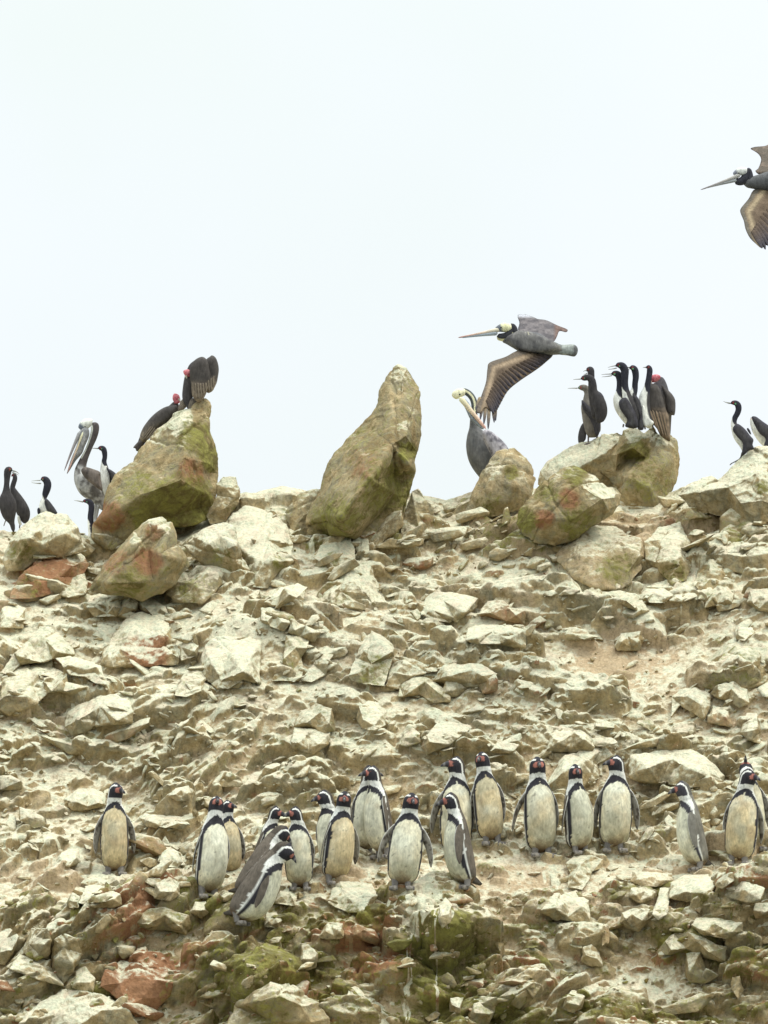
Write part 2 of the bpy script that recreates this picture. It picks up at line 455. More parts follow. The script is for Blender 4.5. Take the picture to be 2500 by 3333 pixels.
# paint: soil in the hollows between blocks, colour regions
hollow = (TI.sum(-1) == 0)
TI[hollow] = (.25, .10, .08, .55)
TI[:, :, 3] = np.maximum(TI[:, :, 3], SM * .6)
soilreg = np.clip((fbm(P3 * 1.7, 4, 51) - .5) * 3, 0, .6)
TI[:, :, 3] += soilreg * .22
def blob(px, ref, rx, ry, ch, s):
    u0, v0 = uof(px), vof(ref); ru = rx / 440; rv = abs(vof(ref - ry) - vof(ref + ry)) / 2 + .01
    d = ((WU - u0) / ru) ** 2 + ((WV - v0) / rv) ** 2
    TI[:, :, ch] = np.clip(TI[:, :, ch] + s * np.clip(1.3 - d, 0, 1), -1, 1.3)
for bl in [(2020, 2180, 200, 90, 0, -.15), (2020, 2180, 200, 90, 3, .3),
           (500, 3150, 200, 70, 2, .8), (400, 3000, 130, 60, 2, .6), (1150, 3060, 190, 60, 2, .75), (1230, 3180, 150, 45, 2, .8), (1000, 3260, 150, 40, 2, .7), (1600, 3150, 60, 40, 2, .5), (2200, 3100, 120, 20, 2, .6), (1650, 2480, 80, 30, 2, .3),
           (1450, 3200, 170, 120, 1, .8), (900, 3230, 300, 130, 1, .55), (1100, 3020, 200, 50, 1, .5), (750, 2990, 250, 60, 1, .4), (1150, 3100, 250, 120, 3, -.4), (1150, 3150, 450, 120, 0, -.2),
           (2100, 3320, 500, 40, 1, .5), (1500, 3330, 300, 60, 1, .6), (2250, 3080, 140, 40, 1, .45),
           (1900, 2960, 500, 50, 3, .4), (1250, 2870, 1200, 45, 3, .55), (120, 2870, 200, 60, 3, .5), (2350, 2800, 200, 90, 3, .5),
           (1372, 2965, 36, 60, 0, 1.2), (1385, 3030, 60, 40, 0, .9), (1350, 3080, 50, 40, 0, .5), (1800, 3010, 110, 60, 0, .35), (2020, 3200, 300, 80, 0, .3), (120, 3230, 160, 100, 0, .25),
           (150, 2400, 200, 130, 0, .2), (2000, 1960, 500, 40, 0, .35), (1650, 1920, 350, 40, 0, .35), (350, 2000, 400, 50, 0, .3),
           (2000, 1780, 350, 80, 2, .2), (2000, 1800, 400, 90, 3, .4), (2000, 1800, 400, 90, 0, -.3), (1700, 1800, 200, 90, 1, .3), (150, 1820, 200, 60, 2, .3),
           (120, 2330, 140, 80, 1, .35), (160, 2330, 140, 80, 3, .3), (900, 2450, 200, 60, 1, .3)]:
    blob(*bl)
# guano runs below the ledge: thin pale dribbles
_sr = random.Random(5)
for _ in range(150):
    t_ = _sr.random() ** .8
    blob(1345 + _sr.gauss(25 + 20 * t_, 26 + 30 * t_), 2915 + 210 * t_, _sr.uniform(4, 15), _sr.uniform(5, 22), 0, _sr.uniform(.5, 1.0))
for _ in range(420):      # smaller splashes under the perches and below the ledge
    blob(_sr.uniform(0, 2500), _sr.uniform(1780, 3300), _sr.uniform(3, 14), _sr.uniform(4, 16), 0, _sr.uniform(.3, .7))
for (x0, wob) in ((1326, 1), (1336, 2), (1411, 3)):
    for q in range(60):
        rf = 3095 + q * 5
        blob(x0 + 3 * math.sin(q * .25 + wob) + 2 * math.sin(q * .9) + (6 if wob == 3 else -3) * q / 30., rf, _sr.uniform(1.8, 5), 4, 0, 1.5 if _sr.random() < .7 else .3)
for _ in range(1):
    Gp = G.copy()
    Gp[1:-1, 1:-1] = .5 * G[1:-1, 1:-1] + .125 * (G[:-2, 1:-1] + G[2:, 1:-1] + G[1:-1, :-2] + G[1:-1, 2:])
    G = Gp
idx = np.arange(nRR * nC).reshape(nRR, nC)
quads = np.stack([idx[:-1, :-1], idx[:-1, 1:], idx[1:, 1:], idx[1:, :-1]], -1).reshape(-1, 4)
slope_me = mesh_np('rocky_slope', G.reshape(-1, 3), quads, {'tint': TI.reshape(-1, 4)})
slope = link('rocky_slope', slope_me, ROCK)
tag(slope, 'pale ochre rocky slope of broken ledges rising from below the penguins to the ridge', kind='structure')

st = 3
Gs = G[::st, ::st]; ns, ms = Gs.shape[:2]
ii = np.arange(ns * ms).reshape(ns, ms)
qs = np.stack([ii[:-1, :-1], ii[:-1, 1:], ii[1:, 1:], ii[1:, :-1]], -1).reshape(-1, 4)
BVH = BVHTree.FromPolygons(Gs.reshape(-1, 3).tolist(), qs.tolist())
def hit(px, py):
    r = BVH.ray_cast(Vector((0, CAM_Y, CAM_Z)), ray(px, py).normalized(), 200)
    return r[0]
def Yt(px, py, default=4.5):
    h = hit(px, py)
    return h.y if h is not None and h.y < 5.2 else default

# sea in front of and around the island
sea_me = mesh_np('sea', [(-600, -600, 0), (600, -600, 0), (600, 600, 0), (-600, 600, 0)], [(0, 1, 2, 3)])
sm, sn, sb = new_mat('sea_water')
sb.inputs['Base Color'].default_value = (.03, .05, .05, 1); sb.inputs['Roughness'].default_value = .15
tcn = sn.nodes.new('ShaderNodeNewGeometry')
sbp = sn.nodes.new('ShaderNodeBump'); sbp.inputs['Strength'].default_value = .6; sbp.inputs['Distance'].default_value = .3
sn.links.new(noise(sn, tcn.outputs['Position'], .5, 6), sbp.inputs['Height']); sn.links.new(sbp.outputs[0], sb.inputs['Normal'])
sea = link('sea', sea_me, sm); tag(sea, 'grey green sea around the foot of the rocky island', kind='structure')

# ------------------------------------------------------------------ traced rocks
def build_rock(outline, inner, seed, mode='slope', paint=(), base_t=None, thick=None, rough=1.0, push=0.0, levels=None, sm1=.05):
    """solid rock whose silhouette runs through OUTLINE; INNER points stand out towards the sea by d"""
    rnd = random.Random(seed)
    O = np.array([p[:2] for p in outline], float)
    wpx, hpx = np.ptp(O[:, 0]), np.ptp(O[:, 1])
    x, y = O[:, 0], O[:, 1]
    area = abs(np.sum(x * np.roll(y, -1) - np.roll(x, -1) * y)) / 2
    size = math.sqrt(area) / 440.
    yb = y.max(); xb = x[y.argmax()]
    cx, cy = x.mean(), y.mean()
    Ybase = Yt(cx, min(yb, 3330)) + push
    if mode == 'ridge':
        Y0 = Ybase + .12 * size
        Yo = [min(Yt(px, py) + .05, Y0 + .35 * (yb - py) / 440.) for px, py in O]
    else:
        Yo = [Yt(px, py, Ybase + (yb - py) / 440.) + .05 * size + push for px, py in O]
        med = float(np.median(Yo)); Yo = [min(max(v, Ybase - .25 * size), Ybase + (yb - py) / 440. * 1.5 + .1) for v, (px, py) in zip(Yo, O)]
    if not inner:
        ty = y.min()
        e1, e2 = rnd.uniform(.48, .66), rnd.uniform(.5, .7)
        inner = [(cx - .27 * wpx, ty + e1 * hpx, .34), (cx + .26 * wpx, ty + e2 * hpx, .34), (cx + rnd.uniform(-.1, .1) * wpx, ty + .28 * hpx, .17),
                 (cx + rnd.uniform(-.1, .1) * wpx, ty + .84 * hpx, .09)]
    sc = min(1.5 * size, 1.6)
    pts2, P = [], []
    Yo = np.array(Yo)
    for (px, py), Y in zip(O, Yo):
        pts2.append(Vector((px, -py))); P.append(at(px, py, Y))
    for (px, py, d) in inner:
        wgt = 1 / ((x - px) ** 2 + (y - py) ** 2 + 30)
        Yl = float((Yo * wgt).sum() / wgt.sum())
        pts2.append(Vector((px, -py))); P.append(at(px, py, Yl - d * sc))
    no = len(O)
    edges = [(i, (i + 1) % no) for i in range(no)]
    vo, eo, fo, ov, oe, of = geometry.delaunay_2d_cdt(pts2, edges, [], 1, 1e-4)
    V = [None] * len(vo)
    for i, src in enumerate(ov):
        if src: V[i] = P[src[0]]
        else: V[i] = at(vo[i].x, -vo[i].y, float(Yo.mean()))
    V = [np.array(v, float) for v in V]
    T = [tuple(f) for f in fo if len(f) == 3]
    # edges on the rim
    cnt = {}
    for f in T:
        for a, b_ in ((f[0], f[1]), (f[1], f[2]), (f[2], f[0])):
            cnt[(a, b_)] = 1
    rim = [(a, b_) for (a, b_) in cnt if (b_, a) not in cnt]
    C = np.mean([V[a] for a, _ in rim], 0)
    th = thick if thick is not None else max(.25, .9 * size)
    ring = {}
    for a, _ in rim:
        ring[a] = len(V)
        v = V[a] * .62 + C * .38; v = v + np.array([0, th * .75, -.05 * th]); V.append(v)
    cen = len(V); V.append(C + np.array([0, th, -.1 * th]))
    for a, b_ in rim:
        T.append((b_, a, ring[a])); T.append((b_, ring[a], ring[b_])); T.append((ring[b_], ring[a], cen))
    V = np.array(V); T = np.array(T)
    # orientation check: front faces should face the sea (-Y)
    f0 = T[0]; nrm = np.cross(V[f0[1]] - V[f0[0]], V[f0[2]] - V[f0[0]])
    if nrm[1] > 0: T = T[:, ::-1]
    lv = levels or (5 if size > .55 else 4 if size > .16 else 3)
    V, T = subdivide(V, T, lv, sm1, 1)
    N = vnormals(V, T)
    off = np.array([seed * 3.1, seed * 1.7, 0])
    s1 = 2.2 / max(size, .12)
    rg = 1 - np.abs(2 * fbm(V * s1 + off, 3, seed) - 1)
    big = fbm(V * s1 * .8 + off, 2, seed + 3) - .5
    # stepped relief gives broken planes instead of smooth swellings
    q = fbm(V * s1 * 1.1 + off, 2, seed + 9) * 6
    fracq = q - np.floor(q)
    stp = (np.floor(q) + np.clip(fracq * 4, 0, 1)) / 6 - .5
    amp = rough * min(size, .9)
    disp = amp * (.05 * big + .045 * (rg - .75) + .08 * stp) + .006 * rough * (fbm(V * 24 + off, 4, seed + 5) - .5) * 2
    # fracture lines
    for q_ in range(2 if size > .3 else 1):
        nn = np.array([rnd.gauss(0, 1), rnd.gauss(0, .5), rnd.gauss(0, .8)]); nn /= np.linalg.norm(nn)
        d_ = (V - V.mean(0)) @ nn - rnd.uniform(-.28, .28) * size + .09 * size * (fbm(V * 3 / max(size, .2) + off, 3, seed + 20 + q_) - .5)
        disp = disp - min(.014, .03 * size) * np.exp(-(d_ / .010) ** 2) + .008 * size * np.tanh(d_ / .01) * (q_ == 0)
    V = V + N * disp[:, None]
    # tint
    P2 = project(V)
    t0 = tone(yb if mode != 'ridge' else 1800)
    TT = np.tile(np.array(t0, np.float32), (len(V), 1))
    if base_t is not None: TT[:] = base_t
    wob = (fbm(V * 4, 3, seed + 8) - .5) * 1.2
    for (px, py, r, ch, s) in paint:
        d = ((P2[:, 0] - px) ** 2 + (P2[:, 1] - py) ** 2) / r ** 2 + wob
        TT[:, ch] += s * np.clip(1.35 - d, 0, 1)
    TT[:, 1:] = np.clip(TT[:, 1:], 0, 1.3); TT[:, 0] = np.clip(TT[:, 0], -.4, 1.3)
    return V, T, TT, size

def project(V):
    rel = V - np.array([0, CAM_Y, CAM_Z])
    dep = rel[:, 1] * CT + rel[:, 2] * ST
    upv = -rel[:, 1] * ST + rel[:, 2] * CT
    return np.stack([1250 + FPX * rel[:, 0] / dep, 1666.5 - FPX * upv / dep], 1)

def boulder(label, f, outline, inner=(), base_t=(.3, .2, .1, .1), paint=(), seed=1, **kw):
    pt = [tuple(fr(f, [(a, b_)])[0]) + (r * FR[f][2], ch, s) for (a, b_, r, ch, s) in paint]
    V, T, TT, size = build_rock(fr(f, outline), fr(f, inner), seed, kw.pop('mode', 'ridge'), pt, base_t, **kw)
    base = np.array([V[:, 0].mean(), V[:, 1].mean(), V[:, 2].min()])
    ROCKGEO.append((V, T))
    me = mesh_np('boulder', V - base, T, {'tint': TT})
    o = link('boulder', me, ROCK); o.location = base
    tag(o, label, 'boulder', 'boulders along the ridge and on the slope')
    return o

def stone(f, outline, inner=(), base_t=None, paint=(), seed=1, **kw):
    pt = [tuple(fr(f, [(a, b_)])[0]) + (r * FR[f][2], ch, s) for (a, b_, r, ch, s) in paint]
    V, T, TT, size = build_rock(fr(f, outline), fr(f, inner), seed, 'slope', pt, base_t, **kw)
    base = np.array([V[:, 0].mean(), V[:, 1].mean(), V[:, 2].min()])
    ROCKGEO.append((V, T))
    me = mesh_np('stone', V - base, T, {'tint': TT})
    o = bpy.data.objects.new('stone', me); col.objects.link(o)
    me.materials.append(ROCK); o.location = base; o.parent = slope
    return o

ROCKGEO = []
PAL, MOS, RED, SOI = 0, 1, 2, 3
GREEN = (.15, .6, .1, .1); PALE = (.5, .08, .05, .1); BROWN = (.05, .35, .25, .4); GREYT = (.35, .15, .05, 0)
boulder('great mossy boulder with the vultures on its pointed top at the left of the ridge', 'A',
  [(590,1275),(595,1180),(640,1085),(700,930),(730,870),(790,820),(850,790),(880,720),(930,650),(1000,590),(1060,545),(1110,490),(1180,468),(1230,472),(1262,420),(1300,395),(1325,430),(1320,500),(1325,590),(1360,680),(1385,760),(1390,860),(1385,960),(1350,1080),(1320,1160),(1200,1190),(1100,1200),(1010,1230),(900,1260),(790,1290),(700,1340),(640,1300)],
  [(1190,500,.10),(1165,620,.25),(1170,760,.42),(1150,900,.5),(950,800,.2),(900,1000,.4),(760,1100,.3),(1290,620,.15),(1320,1000,.1),(1270,860,.22),(1100,1130,.05),(1250,1080,.02),(960,1180,.05),(1330,800,.18)],
  (-.24, .44, .22, .35), [(1000,600,110,PAL,.5),(1150,510,90,PAL,.9),(1170,640,60,PAL,.4),(820,820,80,PAL,.25),(1200,1060,190,MOS,.7),(1250,620,110,MOS,.6),(1340,760,90,MOS,.8),(1230,850,110,RED,.5),(680,1130,110,RED,.6),(900,1000,160,MOS,.3),(1000,1150,150,MOS,.5)], 11, push=.0)
boulder('tall pointed green boulder standing alone at the middle of the ridge', 'B',
  [(870,165),(930,185),(985,265),(1015,330),(1028,470),(1015,600),(990,720),(975,850),(960,960),(940,1060),(920,1150),(870,1260),(820,1310),(720,1300),(600,1275),(440,1260),(300,1250),(290,1180),(330,1070),(380,990),(415,860),(450,760),(490,700),(560,620),(640,540),(700,480),(750,400),(775,320),(800,240),(830,190)],
  [(905,240,.10),(890,420,.22),(830,560,.30),(830,680,.42),(690,900,.66),(500,1140,.66),(490,900,.2),(620,700,.24),(925,620,.36),(930,800,.34),(870,1000,.05),(840,880,.06),(760,1120,.04),(650,1225,.02),(420,1120,.3),(965,500,.15)],
  (-.24, .46, .2, .35), [(900,240,100,PAL,.65),(560,720,120,PAL,.2),(980,420,70,PAL,.5),(900,560,60,PAL,.4),(640,780,120,RED,.35),(650,900,80,RED,.3),(600,600,200,MOS,.15),(800,980,200,MOS,.5),(930,720,60,MOS,.9),(480,1150,160,MOS,.5),(820,1250,100,MOS,.5),(330,1150,60,PAL,.3),(900,1180,80,PAL,-.3)], 12)
boulder('smooth grey domed boulder under the dark cormorants on the right of the ridge', 'C',
  [(200,930),(215,850),(300,750),(400,690),(460,655),(540,650),(600,612),(640,620),(700,600),(760,620),(760,800),(700,950),(500,990),(300,990)],
  [(450,750,.15),(400,850,.25),(600,750,.22),(520,690,.1)], (.6, .05, .0, .05), [(420,740,120,PAL,.4)], 13, push=.35)
boulder('big cracked boulder with a notched top where the red headed vulture sits', 'C',
  [(560,840),(640,740),(700,650),(740,590),(790,562),(840,575),(870,600),(900,580),(930,555),(960,600),(1040,620),(1080,660),(1095,750),(1080,850),(1050,960),(1000,1050),(940,1090),(860,1090),(740,1080),(680,980),(640,900)],
  [(850,640,.25),(800,700,.4),(880,760,.22),(1000,800,.26),(900,950,.34),(690,850,.06),(760,760,.05),(700,740,.3),(780,900,.3),(930,640,.2)],
  (-.16, .42, .1, .3), [(800,600,80,PAL,.7),(950,620,80,PAL,.6),(1050,700,70,PAL,.4),(840,720,70,MOS,.6),(900,900,160,MOS,.3),(760,720,60,MOS,.5)], 14, push=.1)
boulder('small pointed green rock wedged in the notch of the vulture boulder', 'C',
  [(790,735),(830,800),(835,900),(800,1000),(740,1000),(690,905),(730,820)], [(780,850,.22),(770,930,.2)], (.2,.5,.1,.1), [(780,800,40,PAL,.4)], 15, push=-.12)
boulder('long mossy boulder stained red below the dark cormorants', 'C',
  [(60,1180),(80,1110),(130,1040),(200,950),(270,870),(340,820),(420,800),(480,820),(560,870),(640,930),(700,925),(735,990),(735,1060),(680,1130),(600,1170),(520,1200),(440,1270),(300,1320),(170,1300),(90,1240)],
  [(440,870,.22),(500,950,.35),(350,930,.3),(300,1050,.33),(200,1150,.3),(610,1020,.3),(420,1150,.33),(690,1010,.12),(640,1090,.2)],
  (-.14, .36, .14, .2), [(430,870,90,MOS,.7),(250,980,90,MOS,.5),(120,1160,90,MOS,.8),(400,1020,80,RED,.7),(230,1150,80,RED,.9),(580,960,110,PAL,.6),(420,830,70,PAL,.3),(460,1180,120,MOS,.5),(690,1030,60,PAL,.3)], 16, push=-.25)
boulder('rounded tan boulder in front of the preening pelican', 'B',
  [(1290,1130),(1330,1010),(1380,900),(1400,850),(1450,780),(1500,730),(1560,700),(1610,690),(1671,740),(1721,800),(1751,900),(1725,1010),(1640,1100),(1500,1140),(1400,1150)],
  [(1580,800,.25),(1480,880,.25),(1440,1030,.22),(1620,950,.32),(1560,1040,.2)], (-.08, .32, .1, .4), [(1480,850,80,PAL,.4),(1590,850,50,MOS,.6),(1450,1060,90,MOS,.4),(1660,880,60,PAL,.3)], 17, push=-.1)
boulder('broad pale rock under the lone cormorant at the right edge', 'C',
  [(1080,1000),(1150,930),(1240,890),(1300,875),(1345,905),(1400,850),(1450,800),(1500,750),(1540,720),(1600,695),(1700,700),(1800,800),(1800,1100),(1600,1200),(1400,1150),(1200,1110)],
  [(1400,950,.25),(1600,850,.3),(1250,980,.18),(1620,1030,.4),(1480,1050,.3)], (.45, .08, .05, .2), [(1620,950,60,MOS,.8),(1200,930,60,PAL,.3)], 18)
boulder('brown craggy outcrop with a dark green face below the vulture boulder', 'C',
  [(300,1400),(380,1290),(470,1210),(560,1180),(700,1200),(860,1290),(890,1400),(800,1560),(720,1600),(560,1590),(430,1520)],
  [(560,1260,.2),(720,1300,.3),(850,1380,.35),(640,1420,.25),(780,1480,.12),(470,1400,.25)], (.1,.3,.2,.5), [(700,1450,120,MOS,.5),(600,1230,80,PAL,.25)], 19, mode='slope', push=-.1)
boulder('blocky tan rock with a shaded underside right of the brown outcrop', 'C',
  [(870,1290),(960,1210),(1100,1170),(1160,1290),(1175,1450),(1140,1540),(1050,1570),(990,1500),(880,1410)],
  [(980,1300,.22),(1100,1310,.25),(960,1430,.32),(1100,1440,.3),(1050,1510,.12)], (.2,.3,.08,.3), [(1060,1490,80,MOS,.5)], 20, mode='slope', push=-.05)
boulder('dark hunched rock right of the pair of craggy outcrops', 'C',
  [(1185,1560),(1210,1470),(1290,1390),(1370,1440),(1410,1520),(1395,1600),(1300,1625),(1215,1610)], [(1290,1440,.2),(1360,1490,.25),(1290,1530,.28)], (.1,.45,.1,.3), [(1300,1420,50,PAL,.4)], 21, mode='slope')
boulder('tilted slab with a mossy underside below the pale rock at the right edge', 'C',
  [(1300,1310),(1340,1240),(1430,1170),(1530,1130),(1600,1150),(1590,1230),(1500,1290),(1400,1320)], [(1400,1230,.25),(1540,1180,.28),(1480,1250,.1)], (.2,.5,.05,.1), [(1480,1230,80,MOS,.4)], 22, mode='slope')
boulder('lumpy brownish rock at the right edge beneath the mossy slab', 'C',
  [(1290,1380),(1350,1310),(1480,1290),(1560,1320),(1700,1260),(1760,1400),(1650,1500),(1500,1500),(1380,1470)], [(1400,1370,.25),(1530,1400,.3),(1640,1380,.25)], (.25,.25,.15,.3), (), 23, mode='slope')
boulder('broad speckled grey boulder under the lone cormorant at the far left', 'A',
  [(20,1420),(60,1300),(110,1230),(190,1160),(290,1100),(350,1125),(420,1120),(460,1165),(500,1200),(520,1300),(560,1350),(400,1400),(250,1400),(150,1480),(50,1480)],
  [(290,1190,.2),(190,1275,.38),(400,1250,.28),(110,1400,.15),(260,1320,.28)], (.4,.15,.05,.1), [(130,1370,90,MOS,.6),(110,1330,60,RED,.3)], 24, push=-.1)
boulder('triangular red brown boulder below the speckled grey one at left', 'A',
  [(50,1660),(100,1560),(200,1440),(290,1335),(380,1300),(440,1330),(530,1380),(575,1430),(545,1490),(480,1520),(440,1580),(330,1630),(200,1660)],
  [(390,1340,.15),(300,1390,.3),(455,1450,.4),(250,1560,.28),(380,1520,.26),(520,1430,.15)], (-.2,.25,.65,.2), [(380,1330,60,MOS,.7),(480,1350,80,PAL,.9),(300,1480,140,RED,.5),(180,1580,80,MOS,.4),(300,1370,60,RED,-.3)], 25, mode='slope', push=-.15)
boulder('steep crested brown boulder in front of the great mossy one', 'A',
  [(560,1610),(590,1540),(700,1400),(780,1310),(850,1230),(940,1150),(1030,1135),(1090,1180),(1110,1230),(1125,1310),(1190,1410),(1200,1450),(1150,1490),(1120,1560),(1030,1620),(900,1670),(750,1630),(640,1630)],
  [(960,1190,.18),(900,1290,.22),(1010,1380,.40),(850,1320,.36),(780,1450,.36),(700,1560,.33),(980,1540,.3),(1110,1400,.34),(860,1560,.33),(1060,1250,.2),(940,1340,.15)],
  (-.2,.45,.3,.25), [(1020,1160,70,PAL,.6),(930,1170,50,PAL,.3),(1100,1250,50,PAL,.5),(940,1430,90,RED,.6),(740,1430,90,RED,.35),(980,1230,60,RED,.4),(870,1280,50,PAL,.4),(830,1560,110,MOS,.4)], 26, push=-.35)
boulder('cream coloured boulder with dark drips on its front left of the middle', 'A',
  [(1165,1320),(1230,1265),(1290,1220),(1350,1185),(1420,1180),(1490,1200),(1510,1290),(1540,1380),(1590,1480),(1600,1560),(1530,1540),(1470,1490),(1380,1450),(1300,1440),(1240,1390)],
  [(1400,1260,.2),(1330,1310,.38),(1490,1320,.36),(1500,1430,.2),(1400,1400,.12)], (.45,.1,.05,.2), [(1400,1240,120,PAL,.6),(1400,1390,90,MOS,.4),(1530,1460,60,MOS,.3),(1350,1200,60,SOI,.3)], 27, push=-.1)
boulder('squat grey rock with a mossy brow below the cream boulder', 'A',
  [(1050,1630),(1100,1540),(1160,1450),(1250,1430),(1330,1415),(1400,1430),(1440,1500),(1410,1560),(1370,1610),(1280,1690),(1150,1680)],
  [(1300,1490,.33),(1190,1560,.25),(1390,1500,.22),(1240,1450,.12),(1270,1600,.22)], (.25,.35,.08,.1), [(1220,1450,60,MOS,.5),(1370,1460,70,PAL,.8),(1200,1600,90,MOS,.3)], 28, mode='slope', push=-.1)
boulder('grey green split rock face between the cream boulder and the tall pointed one', 'A',
  [(1450,1200),(1480,1120),(1560,1070),(1660,1090),(1760,1140),(1820,1180),(1860,1320),(1860,1420),(1790,1470),(1700,1600),(1600,1590),(1560,1450),(1500,1320)],
  [(1620,1180,.15),(1700,1280,.3),(1800,1300,.2),(1640,1430,.3),(1740,1420,.34),(1780,1330,.1)], (.45,.22,.03,.05), [(1780,1440,80,MOS,.5)], 29, mode='slope', push=-.05)
boulder('squarish tan boulder tucked against the right flank of the great mossy one', 'A',
  [(1370,930),(1420,880),(1500,880),(1520,950),(1520,1050),(1470,1110),(1440,1170),(1330,1190),(1310,1130),(1380,1000)], [(1440,960,.15),(1430,1080,.22),(1490,1020,.15)], (.25,.25,.05,.3), [(1450,910,50,PAL,.4),(1460,1090,50,MOS,.4)], 30)
boulder('low shaded boulder leaning on the left foot of the tall pointed one', 'B',
  [(150,1110),(230,990),(330,960),(400,950),(390,1060),(340,1130),(300,1260),(200,1260),(170,1170)], [(260,1040,.15),(280,1120,.2),(230,1180,.2)], (.15,.4,.1,.3), [(330,980,50,PAL,.3)], 31)
boulder('rough brown rock behind the right foot of the tall pointed one', 'B',
  [(900,1150),(955,970),(1000,955),(1040,1020),(1090,1060),(1100,1150),(1060,1250),(1040,1300),(960,1330),(870,1320)], [(980,1080,.15),(1000,1200,.22),(930,1240,.2)], (.15,.35,.1,.35), [(1000,1000,50,PAL,.5)], 32, push=.05)
boulder('rounded pale grey rock right under the tall pointed boulder', 'B',
  [(335,1400),(380,1320),(450,1260),(510,1225),(560,1260),(600,1340),(600,1420),(520,1460),(420,1450)], [(500,1310,.2),(450,1400,.22),(540,1390,.2)], (.45,.2,.0,.1), [(450,1410,50,MOS,.5)], 33, mode='slope')
boulder('slim upright pale stone beside the rounded grey rock', 'B',
  [(570,1270),(600,1230),(640,1215),(680,1250),(692,1400),(650,1430),(600,1350)], [(640,1280,.25),(645,1370,.25)], (.5,.1,0,.1), (), 34, mode='slope')
boulder('ridged pale rock with a hollow dark face below the slim stone', 'E',
  [(385,460),(440,370),(540,290),(640,235),(700,250),(720,330),(760,420),(800,500),(720,530),(640,520),(600,540),(540,550),(450,520),(400,510)],
  [(640,270,.15),(590,370,.28),(690,340,.22),(670,450,.2),(510,400,.2),(510,440,.12),(450,450,.22)], (.4,.2,.08,.15), [(650,400,90,RED,.25),(520,480,60,MOS,.4)], 35, mode='slope')
boulder('square block with a pale top and black shaded front at the middle of the slope', 'E',
  [(550,975),(600,860),(640,760),(700,685),(790,730),(850,790),(850,850),(810,950),(785,1045),(650,1030),(570,1005)],
  [(655,815,.34),(835,825,.34),(735,755,.2),(700,900,.17),(720,1000,.03),(610,960,.15)], (.4,.25,.0,.1), [(700,940,110,MOS,.55),(740,760,70,PAL,.3)], 36, mode='slope', push=-.12, rough=.6)
boulder('wide red brown rock with a jagged pale crest on the left slope', 'D',
  [(640,1000),(700,830),(760,750),(830,690),(900,655),(960,690),(1040,690),(1090,760),(1095,870),(1140,960),(1130,1005),(950,1010),(800,1010),(720,1020)],
  [(850,770,.3),(940,830,.32),(1050,815,.34),(760,900,.30),(1000,900,.18),(870,960,.15),(690,940,.15),(1090,930,.15)], (.25,.15,.2,.1), [(900,710,120,PAL,.5),(920,910,150,RED,.75),(750,830,60,MOS,.3)], 37, mode='slope', push=-.1)
boulder('dark mossy leaning rock at the right edge of the slope', 'H',
  [(1240,1045),(1300,950),(1380,830),(1450,780),(1540,780),(1600,830),(1610,900),(1680,960),(1640,1030),(1530,1060),(1400,1010),(1300,1065)],
  [(1490,850,.2),(1420,920,.28),(1550,925,.3),(1350,960,.15),(1550,1000,.12)], (.15,.55,.0,.1), [(1540,830,90,PAL,.4),(1480,800,60,PAL,.3)], 38, mode='slope', push=-.05)
boulder('iron red rock face below the lone penguin at bottom left', 'I',
  [(630,900),(660,790),(780,740),(900,760),(1060,790),(1100,880),(1080,960),(980,1070),(880,1110),(800,1030),(700,940)], [(850,830,.15),(1000,860,.14),(760,880,.1),(900,980,.12)], (.0,.0,.95,.1), [(1060,970,60,MOS,.6),(780,760,60,PAL,.2)], 39, mode='slope', push=-.05, rough=.7)
boulder('grey weathered boulder at the bottom left corner', 'I',
  [(120,1140),(250,1010),(390,930),(560,930),(700,945),(800,1040),(900,1160),(700,1230),(100,1230)], [(480,1000,.2),(350,1080,.2),(650,1050,.22),(500,1150,.3)], (.42,.1,.03,.1), (), 40, mode='slope', push=-.1)
boulder('brown arched boulder with mossy patches at the bottom between the corner and the guano streaks', 'J',
  [(-260,1210),(-160,1020),(-60,930),(60,870),(180,880),(270,950),(370,1000),(430,1100),(430,1230)], [(-40,1000,.35),(120,960,.42),(260,1020,.32),(60,1120,.2),(320,1130,.2)], (.05,.4,.35,.35), [(160,900,90,PAL,.6),(50,1100,160,MOS,.35)], 41, mode='slope', push=-.12)
boulder('pale flat topped boulder at the feet of the middle penguins', 'J',
  [(420,370),(470,255),(500,227),(600,232),(700,240),(740,320),(725,370),(650,430),(550,430),(470,400)], [(520,290,.2),(640,300,.26),(700,330,.16),(600,390,.14)], (.38,.25,.0,.15), [(600,250,100,PAL,.4),(560,400,80,MOS,.4)], 42, mode='slope', push=-.05)
boulder('split grey slab standing at the bottom centre left of the guano streaks', 'J',
  [(525,1230),(530,1000),(560,905),(620,900),(700,960),(780,1030),(820,1090),(820,1230)], [(590,960,.2),(680,1030,.25),(640,1130,.3)], (.35,.3,.03,.1), [(700,1000,80,PAL,.3)], 43, mode='slope')
boulder('block of pale rock right under the tail of the grey backed penguin', 'K',
  [(1030,340),(1040,240),(1130,190),(1280,180),(1325,260),(1285,330),(1240,390),(1120,360)], [(1200,235,.18),(1250,310,.3),(1130,300,.3),(1200,360,.12)], (.4,.2,.03,.15), [(1230,350,70,MOS,.6)], 44, mode='slope', push=-.03)
